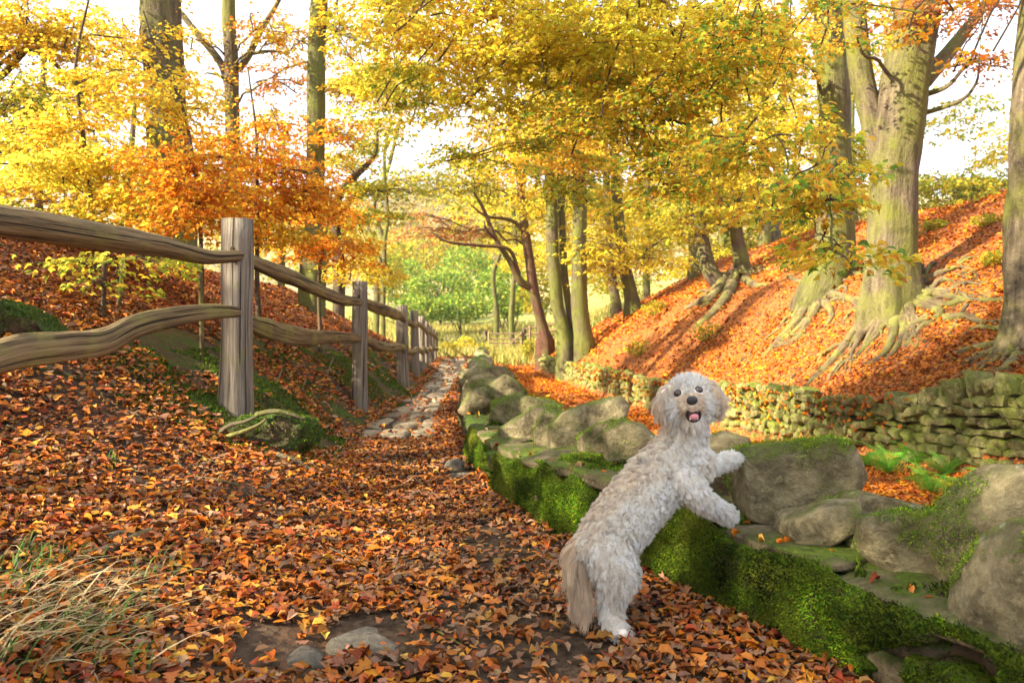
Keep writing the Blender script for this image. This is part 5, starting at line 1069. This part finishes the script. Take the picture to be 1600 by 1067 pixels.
# moss on the steep bank under the fence
n = 90000; y = 5.6 + 16 * rng.uniform(0, 1, n) ** 1.6; x = f_fence(y) + (f_foot(y) + .2 - f_fence(y) + .9) * rng.uniform(0, 1, n) - .9
mk = fbm(xyz(x * 1.6, y * 1.6, 2), 4) > -.06; x, y = x[mk], y[mk]; n = len(x); nr = gnormal(x, y); nr /= np.linalg.norm(nr, axis=1)[:, None]
V, F, c = blades(xyz(x, y, G(x, y)), nr, rng.uniform(.015, .045, n), rng.uniform(.003, .008, n), pick(MP * .55, n, .25), .8)
obj('bank_moss', mesh_from('bank_moss', V, F, M_moss, c), kind='stuff', label='dark green moss on the steep earth bank below the fence', cat='moss')

# ------------------------------------------------------------------ grass
def grass_clump(label, pxs, n, Lr, cols, w_, lie, dirx, nm='grass_clump', kind=None):
    Vg, Fg, Cg, m = [], [], [], 0; base = np.array([hit(px, py) for px, py in pxs]); org = base.mean(0)
    for q in range(n):
        b = base[rng.integers(len(base))] + np.append(rng.normal(0, w_, 2), 0); b[2] = g(b[0], b[1]); L = rng.uniform(*Lr)
        th = rng.normal(dirx, .7); h = np.array([math.cos(th), math.sin(th), 0]); up = rng.uniform(.25, 1) * (1 - lie); t = np.linspace(0, 1, 5)[:, None]
        ctr = b + h * L * (t * (1 - up * .6) * .8 + .2 * t * t) + np.array([0, 0, 1]) * L * (up * np.sin(t * 2.0) * .8 + .05) ; s = np.array([-h[1], h[0], 0]) + rng.normal(0, .4, 3); wd = .0036 * (1 - t * .85)
        V = np.concatenate([ctr - s * wd, ctr + s * wd]); f = np.array([[k, k + 1, k + 6, k + 5] for k in range(4)]); Vg.append(V - org); Fg.append(f + m); m += 10; Cg.append(np.repeat(pick(cols, 1, .15), 10, 0))
    return obj(nm, mesh_from(nm, np.concatenate(Vg), np.concatenate(Fg), M_grassblade, np.concatenate(Cg)), None, label, 'grass', kind='stuff', loc=org)
STRAW = np.array([(.52, .42, .22), (.44, .34, .17), (.56, .48, .28), (.34, .27, .13)]); GRN = np.array([(.07, .15, .02), (.11, .19, .03), (.05, .10, .015)])
grass_clump('dry straw coloured grass sprawling over leaves in the bottom left corner', [(20, 950), (60, 930), (100, 960), (40, 1000), (130, 990), (10, 1030), (90, 1020), (170, 950), (-40, 980)], 300, (.10, .36), STRAW * .75, .12, .5, .2)
grass_clump('fresh green grass blades rising at the left edge of the straw tuft', [(20, 900), (60, 880), (10, 930), (100, 990), (150, 1000), (40, 1040)], 300, (.06, .17), GRN, .09, .1, 1.2)
grass_clump('thin green tuft of grass among leaves right of the straw tuft', [(205, 905), (240, 900), (255, 880), (195, 1040)], 70, (.06, .16), GRN, .07, .2, .6)
grass_clump('small bright grass tuft at the foot of the mossy wall', [(852, 800), (860, 795)], 46, (.08, .20), GRN * 1.4, .02, .15, 2.6)
grass_clump('tiny green grass tuft in leaves below the lower fence rail', [(178, 728), (176, 724)], 26, (.05, .12), GRN, .02, .1, 1.6)
# long meadow grass beyond the wall end
n = 26000; y = rng.uniform(40, 74, n); x = rng.uniform(-1, 1, n) * .22 * y; keep = np.abs(x - .6) > 0; z = G(x, y)
cg = pick(np.array([(.36, .36, .08), (.26, .32, .06), (.50, .42, .14), (.55, .36, .10), (.44, .42, .10)]), n, .2)
V, F, c = blades(xyz(x, y, z), np.tile([0, 0, 1.0], (n, 1)), rng.uniform(.25, .7, n), rng.uniform(.03, .07, n), cg, .35)
obj('meadow_grass', mesh_from('meadow_grass', V, F, M_grassblade, c), kind='stuff', label='rough yellow green meadow grass beyond the gate', cat='grass')

# ------------------------------------------------------------------ ferns
def frond_mesh(seed):
    r = np.random.default_rng(seed); V, F, m = [], [], 0; t = np.linspace(0, 1, 22); L = 1.0; ctr = np.stack([t * .85 * L, 0 * t, (.55 * t - .55 * t ** 2.2) * L], -1)
    Vt, Qt, _, _ = tube(ctr, np.linspace(.012, .003, 22), 3, caps=False); V.append(Vt); F.append(np.vstack([Qt[:, [0, 1, 2]], Qt[:, [0, 2, 3]]])); m = len(Vt)
    for k in range(2, 22):
        wl_ = .30 * math.sin(min(1, (t[k] + .12) * 1.15) * math.pi) ** .8 + .02
        for sgn in (-1, 1):
            npn = 6
            for q in range(npn):
                u = (q + .5) / npn; pos = ctr[k] + np.array([.25 * wl_ * u, sgn * wl_ * u, -.12 * wl_ * u]); l = .055 * (1 - u * .55) * (.6 + wl_ * 1.6)
                for dq in (-1, 1):
                    ax = np.array([[dq * .9, sgn * .5, 0]]); a, f = leaf_arrays(pos[None], ax, np.array([[0, 0, 1.0]]) + r.normal(0, .15, (1, 3)), np.array([l]), np.array([l * .40]), np.array([.2]), T4, T4F); V.append(a); F.append(f + m); m += 4
    V = np.concatenate(V); return mesh_from('frond', V, np.concatenate(F), M_fern, np.clip(np.array([.20, .52, .05]) * r.normal(1, .12, (len(V), 1)), .01, .6))
fr_pool = [frond_mesh(s) for s in range(3)]
for (px, py, s, lb) in [(1388, 742, .42, 'largest bright green fern at the left of the group under the retaining wall'), (1432, 728, .42, 'tall fern arching against the wall stones in the middle of the group'), (1455, 772, .36, 'low fern in front nearest the mossy boulder with the broken face'),
        (1478, 745, .34, 'small fern between the arching one and the wall on the right'), (1508, 785, .38, 'spreading fern lowest in the gap between the two boulders'), (1556, 770, .40, 'fern at the right partly behind the leaning boulder'), (1350, 730, .30, 'little fern tucked behind the largest lichened boulder'), (1590, 762, .30, 'rightmost fern tuft close to the frame edge under the wall')]:
    p = hit(px, py, 7.5); root = thing('fern', lb, 'fern', p, 'ferns at the foot of the retaining wall')
    for q in range(8):
        obj('frond', fr_pool[q % 3], root, loc=(0, 0, .01), rot=(random.uniform(-.2, .2), random.uniform(-.85, -.2), q * .785 + random.uniform(-.3, .3)), scale=(s * random.uniform(1.2, 1.6),) * 3)

# ------------------------------------------------------------------ stump, roots and sticks on the left bank
def mound(nm, label, cat, outl, Y, th, seed, mat):
    o = rock(nm, outl, Y, th, None, mat=mat, seed=seed, voxel=.025, amp=.05, label=label, cat=cat); v = ROCKV.pop(); k = rng.integers(0, len(v[0]), 5000)
    sel = fbm(v[0][k] * 3 + 1, 3) > -.1; k = k[sel]; V, F, c = blades(v[0][k], v[1][k], rng.uniform(.01, .03, len(k)), rng.uniform(.003, .006, len(k)), pick(MP * .6, len(k), .2), .8)
    obj('moss', mesh_from('moss', V, F, M_moss, c), o, kind='stuff'); return o
M_stump = stone('rotten_stump', (.16, .11, .065), (.035, .024, .015), (.06, .10, .015), .52, .72, lichen=False)
yb = hit(400, 700)[1]
st = mound('tree_stump', 'dark rotten stump with moss and peeling roots below the tall fence post', 'stump', [(335, 700), (345, 668), (380, 650), (440, 645), (478, 655), (486, 690), (440, 712), (380, 716)], yb + .02, .45, 61, M_stump)
for q, pl in enumerate([[(338, 678, 0), (360, 664, -.05), (385, 658, -.06), (408, 646, 0)], [(342, 686, -.02), (375, 676, -.08), (400, 666, -.08), (416, 655, -.02)], [(400, 648, 0), (430, 642, -.03), (455, 648, -.02), (476, 655, 0)]]):
    pp = spline([P(a, b, yb + c_) for a, b, c_ in pl], 18); V, Q, T3, tc = tube(pp, np.linspace(.020, .009, 18), 7, rough=.4, rs=8, seed=q * 3.0); gg = Geo(); gg.add(V, Q, T3, tc); obj('root', gg.mesh('root', M_rootd if q != 1 else M_root), st)
yb = hit(30, 540)[1]
o = mound('tree_stump', 'old grey mossy stump at the left edge between the two fence rails', 'stump', [(-30, 530), (-30, 480), (4, 462), (18, 478), (30, 506), (62, 506), (68, 522), (40, 530)], yb, .5, 62, M_stump)
yb = hit(500, 690, 5.5)[1]
for lb, pl, a, b, mt in [
 ('weathered root lying diagonally across leaves right of the rotten stump', [(432, 716), (458, 724), (490, 738), (522, 752)], .030, .012, M_rootd), ('greyish root beside the longer diagonal one below the stump', [(440, 728), (460, 738), (482, 744), (500, 752)], .026, .012, M_rootd),
 ('dark root curving up out of the leaves left of centre', [(222, 778), (230, 760), (244, 745), (256, 728)], .018, .010, M_bark_dark), ('arched root humped over the leaf litter below the stump', [(268, 780), (290, 772), (318, 778), (334, 800), (336, 822)], .013, .009, M_rootd),
 ('gnarled mossy root across the leaves above the straw grass', [(62, 872), (95, 868), (130, 872), (180, 862), (215, 845), (244, 836)], .016, .030, M_bark_dark), ('thick root knuckle above the green grass tuft', [(168, 850), (190, 842), (225, 848), (240, 870)], .03, .02, M_bark_dark),
 ('half buried root running down beside the straw grass', [(250, 898), (244, 925), (236, 955), (232, 985)], .016, .022, M_bark_dark), ('thin root near the left edge amid leaves', [(18, 705), (60, 716), (95, 740), (70, 755)], .010, .008, M_root),
 ('dark root hanging down the mossy bank between the first two posts', [(470, 560), (478, 590), (470, 620), (486, 650)], .018, .008, M_rootd), ('thin crooked root on the bank face left of the second post', [(520, 560), (512, 590), (530, 618), (522, 650)], .016, .007, M_rootd), ('root stub jutting from dark earth near the second post foot', [(430, 545), (440, 575), (432, 600)], .018, .010, M_rootd),
 ('pale stick root low on the bank below the lower rail', [(60, 578), (85, 580), (110, 590), (140, 598)], .02, .010, M_rootd)]:
    p0 = hit(*pl[0]); r_ = thing('exposed_root', lb, 'root', p0, 'roots showing through the leaves'); root_tube(r_, p0, pl, a, b, mt, lift=.6, ns=8)
gg = Geo()
for q in range(150):
    y = rng.uniform(2.3, 12); x = rng.uniform(-.7, .3) * y
    if f_wall(y) - .1 < x < f_wall(y) + .7: continue
    L = rng.uniform(.08, .35); th = rng.uniform(0, 6.28); h = np.array([math.cos(th), math.sin(th)]); p = [np.array([x, y]) + h * L * t for t in (-.5, 0, .5)]; p = np.array([[a[0], a[1], g(a[0], a[1]) + .03] for a in p]) + rng.normal(0, .008, (3, 3))
    V, Q, T3, tc = tube(spline(p, 7), np.linspace(rng.uniform(.003, .007), .002, 7), 5); gg.add(V, Q, T3, tc)
obj('fallen_twigs', gg.mesh('fallen_twigs', M_root), kind='stuff', label='small pale twigs strewn among the fallen leaves', cat='twigs')
# bare sapling stakes behind the fence
for lb, pl in [('bare leaning stick behind the upper rail at left', [(185, 300 + 122), (195, 400), (206, 376)]), ('bare upright sapling stem just left of the tall post', [(316, 470), (313, 430), (312, 405)]), ('broken short stake standing in leaves below the upper rail', [(168, 502), (172, 486), (171, 470)])]:
    Yb = 7.4; p = [P(a, b, Yb) for a, b in pl]; p[0][2] = min(p[0][2], g(p[0][0], Yb)); gg = Geo(); V, Q, T3, tc = tube(spline(p, 10), np.linspace(.022, .014, 10), 7, rough=.15); gg.add(V, Q, T3, tc); obj('bare_stem', gg.mesh('bare_stem', M_root), None, lb, 'stem')
# ------------------------------------------------------------------ the dog, up on its hind legs against the wall
DY = 0.0
def D(px, py, Y): return P(px, py, Y + DY)
def pxm(r, Y=3.35): return r / FPX * Y
# chains of (px, py, Y, radius_px); each step says where the coat flows
CH = {
 'torso': [(930, 856, 3.26, 33), (950, 840, 3.27, 43), (974, 810, 3.30, 47), (1000, 779, 3.33, 47), (1027, 748, 3.37, 46), (1051, 722, 3.40, 43), (1064, 698, 3.41, 36), (1073, 676, 3.42, 31)],
 'chest': [(1066, 740, 3.36, 36), (1086, 722, 3.38, 29)],
 'thigh': [(952, 866, 3.22, 38), (960, 888, 3.20, 34), (963, 905, 3.20, 29)],
 'shank': [(962, 905, 3.20, 28), (957, 930, 3.22, 22), (954, 950, 3.22, 18), (958, 972, 3.19, 16), (966, 986, 3.17, 15), (974, 993, 3.13, 11)],
 'thigh2': [(958, 862, 3.40, 30), (972, 890, 3.38, 26), (975, 905, 3.38, 20)],
 'shank2': [(975, 905, 3.38, 18), (966, 930, 3.40, 14), (962, 950, 3.40, 12), (966, 970, 3.38, 13), (976, 980, 3.33, 10)],
 'foreleg': [(1066, 748, 3.30, 26), (1086, 768, 3.30, 20), (1100, 782, 3.33, 17), (1120, 795, 3.42, 13), (1134, 802, 3.48, 14), (1141, 805, 3.49, 11)],
 'foreleg2': [(1085, 718, 3.48, 22), (1105, 726, 3.52, 15), (1125, 723, 3.56, 12), (1143, 717, 3.60, 12), (1149, 717, 3.61, 10)],
 'tail': [(914, 846, 3.26, 15), (903, 862, 3.24, 12), (902, 885, 3.22, 10), (906, 908, 3.21, 9), (909, 928, 3.20, 8), (908, 944, 3.20, 6)],
 'skull': [(1077, 620, 3.38, 31), (1078, 626, 3.36, 31)], 'cheek': [(1060, 636, 3.35, 22), (1096, 634, 3.35, 22)],
 'muzzle': [(1079, 632, 3.31, 20), (1081, 634, 3.27, 16), (1081.5, 632, 3.245, 12)], 'jaw': [(1082, 655, 3.33, 17), (1083, 657, 3.28, 12), (1084, 657, 3.26, 9)],
 'ear': [(1046, 606, 3.37, 7), (1037, 618, 3.35, 9), (1032, 634, 3.34, 10), (1032, 648, 3.34, 7)], 'ear2': [(1107, 600, 3.37, 7), (1117, 613, 3.35, 9), (1124, 628, 3.34, 10), (1122, 640, 3.34, 7)],
 'throat': [(1076, 664, 3.38, 24), (1072, 684, 3.38, 26)],
}
bm = bmesh.new(); SK = []
for nm, ch in CH.items():
    c = np.array([D(a, b, y) for a, b, y, r in ch]); r = np.array([pxm(q[3], q[2]) for q in ch])
    n = max(6, int(np.linalg.norm(np.diff(c, axis=0), axis=1).sum() / .012)); tt = np.linspace(0, 1, n); cc = spline(c, n); rr = np.interp(tt, np.linspace(0, 1, len(r)), r)
    tg = np.gradient(cc, axis=0); tg /= np.linalg.norm(tg, axis=1)[:, None] + 1e-9
    for p, q, t in zip(cc, rr, tg):
        bmesh.ops.create_icosphere(bm, subdivisions=2, radius=q, matrix=Matrix.Translation(p)); SK.append((nm, p, q, t))
me0 = bpy.data.meshes.new('tmp'); bm.to_mesh(me0); bm.free(); o = bpy.data.objects.new('tmp', me0); COL.objects.link(o)
m = o.modifiers.new('r', 'REMESH'); m.mode = 'VOXEL'; m.voxel_size = .0065; s_ = o.modifiers.new('s', 'SMOOTH'); s_.iterations = 9; s_.factor = .6
dg = bpy.context.evaluated_depsgraph_get(); dg.update(); dog_me = bpy.data.meshes.new_from_object(o.evaluated_get(dg)); bpy.data.objects.remove(o); bpy.data.meshes.remove(me0)
dog_me.name = 'dog'; dog_me.polygons.foreach_set('use_smooth', [True] * len(dog_me.polygons))
M_skin = flatmat('dog_undercoat', (.84, .78, .70), .9, .1, 30, (.74, .66, .57)); dog_me.materials.append(M_skin)
dog = obj('dog', dog_me, None, 'fluffy cream dog standing on its hind legs with front paws up on the mossy wall', 'dog')
nv_ = len(dog_me.vertices); DV = np.empty(nv_ * 3); dog_me.vertices.foreach_get('co', DV); DV = DV.reshape(-1, 3); DN = np.empty(nv_ * 3); dog_me.vertices.foreach_get('normal', DN); DN = DN.reshape(-1, 3)
dog_me.calc_loop_triangles(); TR = np.empty(len(dog_me.loop_triangles) * 3, np.int32); dog_me.loop_triangles.foreach_get('vertices', TR); TR = TR.reshape(-1, 3)
bvh = BVHTree.FromPolygons([Vector(v) for v in DV], [list(t) for t in TR])
def surf(px, py):
    d = Vector(((px - 800) / FPX, 1, -(py - HOR) / FPX)).normalized(); h, n, _, _ = bvh.ray_cast(Vector((0, 0, CAMH)), d); return np.array(h), np.array(n)
# face features, seated on the surface
ROLL = R(9)
def ellips(name, c, rad, mat, parent, roll=0.0, seg=20, pitch=0.0):
    bm = bmesh.new(); bmesh.ops.create_uvsphere(bm, u_segments=seg, v_segments=seg // 2 + 2, radius=1); me = bpy.data.meshes.new(name); bm.to_mesh(me); bm.free(); me.polygons.foreach_set('use_smooth', [True] * len(me.polygons)); me.materials.append(mat)
    return obj(name, me, parent, loc=c, rot=(pitch, roll, 0), scale=rad)
M_eye = flatmat('dark_eye', (.012, .006, .004), .04, .9); M_nose = flatmat('black_nose', (.018, .016, .016), .32, .6, 300, (.008, .007, .007)); M_tongue = flatmat('pink_tongue', (.62, .24, .26), .4, .4); M_mouthin = flatmat('dark_mouth', (.03, .012, .012), .5, .3); M_tooth = flatmat('tooth', (.78, .74, .66), .3, .4); M_rim = flatmat('eyelid', (.05, .03, .022), .5, .3)
FEAT = []
for px, py in ((1060.5, 615), (1092, 610)):
    h, n = surf(px, py); c = h + np.array([0, .0060, 0]); ellips('eyelid', c + np.array([0, .0025, 0]), (.0190, .0150, .0170), M_rim, dog, -ROLL)
    ellips('eye', c + np.array([0, -.0015, 0]), (.0160, .0140, .0148), M_eye, dog, -ROLL); FEAT.append((h, .021))
h, n = surf(1081, 625.5); nc = h + np.array([0, -.004, 0]); nose = ellips('nose', nc, (.0235, .018, .0190), M_nose, dog, -ROLL); FEAT.append((h, .021))
for s in (-1, 1): ellips('nostril', np.array([s * .42, -.86, -.12]), (.20, .22, .22), M_mouthin, nose)
h, n = surf(1083, 648); mc = h + np.array([0, -.001, 0])
ellips('mouth', mc + np.array([0, .006, .001]), (.0300, .022, .0270), M_mouthin, dog, -ROLL); ellips('tongue', mc + np.array([.001, -.004, -.0055]), (.0205, .018, .0160), M_tongue, dog, -ROLL, pitch=.3); FEAT.append((h, .029)); FEAT.append((mc, .029))
bm = bmesh.new(); rr_ = []
th = np.linspace(0, 2 * np.pi, 25)[:-1]; lipp = np.array([[math.cos(t) * .0295, -.010 + .006 * math.cos(t) ** 2, math.sin(t) * .0265] for t in th]); lipp = np.vstack([lipp, lipp[:1]]) + mc
V, Q, T3, tc = tube(lipp, .0034, 8, caps=False); gg = Geo(); gg.add(V - mc, Q, None, tc); obj('lip', gg.mesh('lip', M_nose), dog, loc=mc, rot=(0, -ROLL * .5, 0))
for s in (-1, 1): ellips('tooth', mc + np.array([s * .0155, -.0135, -.0150 + s * .001]), (.0022, .002, .0045), M_tooth, dog)

# coat: curly clumped strands grown from the skin
skp = np.array([s[1] for s in SK]); skt = np.array([s[3] for s in SK]); skn = np.array([s[0] for s in SK]); skr = np.array([s[2] for s in SK])
PRM = {  # length, flow along chain, gravity, outward, curl amp, tan amount
 'torso': (.029, -.35, .35, .82, .0115, .10), 'chest': (.032, 0, .7, .8, .010, .05), 'thigh': (.030, .5, .45, .75, .009, .10), 'shank': (.028, .3, .9, .75, .004, .05), 'thigh2': (.03, .6, .5, .7, .006, .1), 'shank2': (.026, .3, .9, .7, .004, .1),
 'foreleg': (.027, .5, .5, .75, .006, .0), 'foreleg2': (.025, .5, .5, .75, .005, .0), 'tail': (.075, .6, 1.3, .30, .007, .9), 'skull': (.021, 0, .05, 1.0, .003, .0), 'cheek': (.026, 0, .8, .6, .003, .12), 'muzzle': (.018, 0, .9, .5, .0012, .75),
 'jaw': (.024, 0, 1.0, .6, .002, .25), 'ear': (.036, .5, .9, .28, .003, .75), 'ear2': (.036, .5, .9, .28, .003, .7), 'throat': (.036, -.2, .8, .6, .006, .15)}
PRM_a = np.array([PRM[n] for n in skn])
a_, b_, c_ = DV[TR[:, 0]], DV[TR[:, 1]], DV[TR[:, 2]]; ar = np.linalg.norm(np.cross(b_ - a_, c_ - a_), axis=1)
def sample(n, weight=None):
    w2 = ar if weight is None else ar * weight; t = rng.choice(len(TR), n, p=w2 / w2.sum()); u = rng.uniform(0, 1, (n, 2)); fl = u.sum(1) > 1; u[fl] = 1 - u[fl]; w3 = np.stack([1 - u.sum(1), u[:, 0], u[:, 1]], -1)[..., None]
    p = (np.stack([DV[TR[t, k]] for k in range(3)], 1) * w3).sum(1); nn = (np.stack([DN[TR[t, k]] for k in range(3)], 1) * w3).sum(1); nn /= np.linalg.norm(nn, axis=1)[:, None]; return p, nn
def nearest(p, q, bias=None):
    from mathutils.kdtree import KDTree
    if bias is None:
        kd = KDTree(len(q)); [kd.insert(v, k) for k, v in enumerate(q)]; kd.balance(); return np.array([kd.find(v)[1] for v in p])
    vi = np.array([(np.linalg.norm(v - q, axis=1) - bias).argmin() for v in DV])       # per skin vertex, then by nearest skin vertex
    kd = KDTree(len(DV)); [kd.insert(v, k) for k, v in enumerate(DV)]; kd.balance(); return vi[np.array([kd.find(v)[1] for v in p])]
tcen = (a_ + b_ + c_) / 3; headw = np.where((tcen[:, 2] > D(0, 676, 3.38)[2]) & (tcen[:, 0] > D(1020, 0, 3.38)[0]), 2.2, 1.0); tailw = np.where((tcen[:, 0] < D(918, 0, 3.27)[0]) & (tcen[:, 2] < D(0, 850, 3.27)[2]), 3.2, 1.0)
NH, NC, K = 165000, 5200, 8
pc_, nc_ = sample(NC, headw); ph, nh = sample(NH, headw * tailw)
si = nearest(ph, skp, bias=skr); pr = PRM_a[si]; ci = nearest(ph, pc_)
L = pr[:, 0] * rng.uniform(.65, 1.15, NH); grav = np.array([0, 0, -1.0])
face_c = D(1081, 632, 3.2); inface = np.isin(skn[si], ['muzzle', 'jaw', 'cheek', 'skull'])
rad = ph - face_c; rad[:, 1] *= .2; rad /= np.linalg.norm(rad, axis=1)[:, None] + 1e-9
flow = skt[si] * pr[:, 1:2] + grav * pr[:, 2:3]; flow[inface] = rad[inface] * 1.0 + grav * pr[inface, 2:3] * .35
top = (skn[si] == 'skull') & (ph[:, 2] > D(0, 612, 3.38)[2]); flow[top] = rad[top] * .7 + np.array([0, 0, .35])
gd = rng.normal(0, .26, (NC, 3)); dirn = nh * pr[:, 3:4] + gd[ci] + rng.normal(0, .10, (NH, 3))
flow = flow - nh * np.minimum((flow * nh).sum(1), 0)[:, None] * .9
nearf = np.ones(NH)
for fc, fr in FEAT:
    d = np.linalg.norm(ph - fc, axis=1); nearf = np.minimum(nearf, np.clip((d - fr * .92) / .022, 0, 1))
keep = nearf > .02; L *= .30 + .70 * nearf ** .8
side = np.cross(nc_, rng.normal(0, 1, (NC, 3))); side /= np.linalg.norm(side, axis=1)[:, None]; phs = rng.uniform(0, 6.28, NC)
t = np.linspace(0, 1, K)[None, :, None]
base = ph[:, None] + L[:, None, None] * (dirn[:, None] * (t - .45 * t * t) + flow[:, None] * (.62 * t ** 1.7))
amp = pr[:, 4] * (.5 + .5 * nearf)
wave = side[ci][:, None] * (amp[:, None, None] * np.sin(phs[ci][:, None, None] + t * 5.4) * t) + np.cross(side, nc_)[ci][:, None] * (amp[:, None, None] * .7 * np.cos(phs[ci][:, None, None] + t * 5.4) * t)
pull = (pc_[ci] - ph)[:, None] * (.62 * t ** 1.3)
H = (base + wave + pull)[keep]; 
tan = np.clip(pr[:, 5] + .35 * fbm(ph * 9, 3) , 0, 1)
backside = (skn[si] == 'torso'); tan = np.where(backside, np.clip(.12 + (-nh[:, 0] * .35 + nh[:, 2] * .30) + .4 * fbm(ph * 8, 3), 0, .9), tan)
cream = np.array([.88, .85, .785]); tanc = np.array([.66, .52, .37]); col = cream * (1 - tan[:, None]) + tanc * tan[:, None]; col *= rng.normal(1, .09, (NH, 1)); col *= (1 + rng.normal(0, .12, NC))[ci][:, None]
# warm tint round the eyes and at the foot
for fc, fr in FEAT[:2]:
    d = np.linalg.norm(ph - fc - np.array([0, 0, -.008]), axis=1); k = np.clip(1 - d / .034, 0, 1)[:, None] * .85; col = col * (1 - k) + np.array([.50, .33, .19]) * k
k = np.clip(1 - (ph[:, 2] - .0) / .06, 0, 1)[:, None] * .4; col = col * (1 - k) + np.array([.45, .36, .26]) * k
col = np.clip(col[keep], .02, .86); nH = len(H)
hc = bpy.data.hair_curves.new('coat'); hc.add_curves([K] * nH)
hc.attributes['position'].data.foreach_set('vector', H.astype(np.float32).ravel())
ra = hc.attributes.get('radius') or hc.attributes.new('radius', 'FLOAT', 'POINT')
rad_ = (np.linspace(1, .35, K)[None, :] * rng.uniform(.00042, .0008, nH)[:, None]).astype(np.float32); ra.data.foreach_set('value', rad_.ravel())
ca = hc.attributes.new('Col', 'FLOAT_COLOR', 'CURVE'); cc4 = np.ones((nH, 4), np.float32); cc4[:, :3] = col; ca.data.foreach_set('color', cc4.ravel())
M_fur, nt, b = newmat('dog_coat'); c_at = attr(nt, 'Col').outputs['Color']; nt.links.new(c_at, b.inputs['Base Color']); b.inputs['Roughness'].default_value = .55; b.inputs['Specular IOR Level'].default_value = .25
tl = N(nt, 'ShaderNodeBsdfTranslucent'); nt.links.new(c_at, tl.inputs[0]); mx = N(nt, 'ShaderNodeMixShader'); mx.inputs[0].default_value = .45; nt.links.new(b.outputs[0], mx.inputs[1]); nt.links.new(tl.outputs[0], mx.inputs[2]); nt.links.new(mx.outputs[0], nt.nodes['Material Output'].inputs[0])
hc.materials.append(M_fur); coat = obj('coat', hc, dog)


# ------------------------------------------------------------------ the valley air
m = bpy.data.materials.new('valley_haze'); m.use_nodes = True; nt = m.node_tree; nt.nodes.remove(nt.nodes['Principled BSDF'])
pv_ = nt.nodes.new('ShaderNodeVolumePrincipled'); pv_.inputs['Density'].default_value = HAZE; pv_.inputs['Color'].default_value = (.95, .96, 1, 1); pv_.inputs['Anisotropy'].default_value = .3
nt.links.new(pv_.outputs[0], nt.nodes['Material Output'].inputs['Volume'])
bm = bmesh.new(); bmesh.ops.create_cube(bm, size=1); me = bpy.data.meshes.new('haze'); bm.to_mesh(me); bm.free(); me.materials.append(m)
if HAZE > 0: obj('haze', me, kind='stuff', loc=(0, 212, 38), scale=(1500, 452, 90))
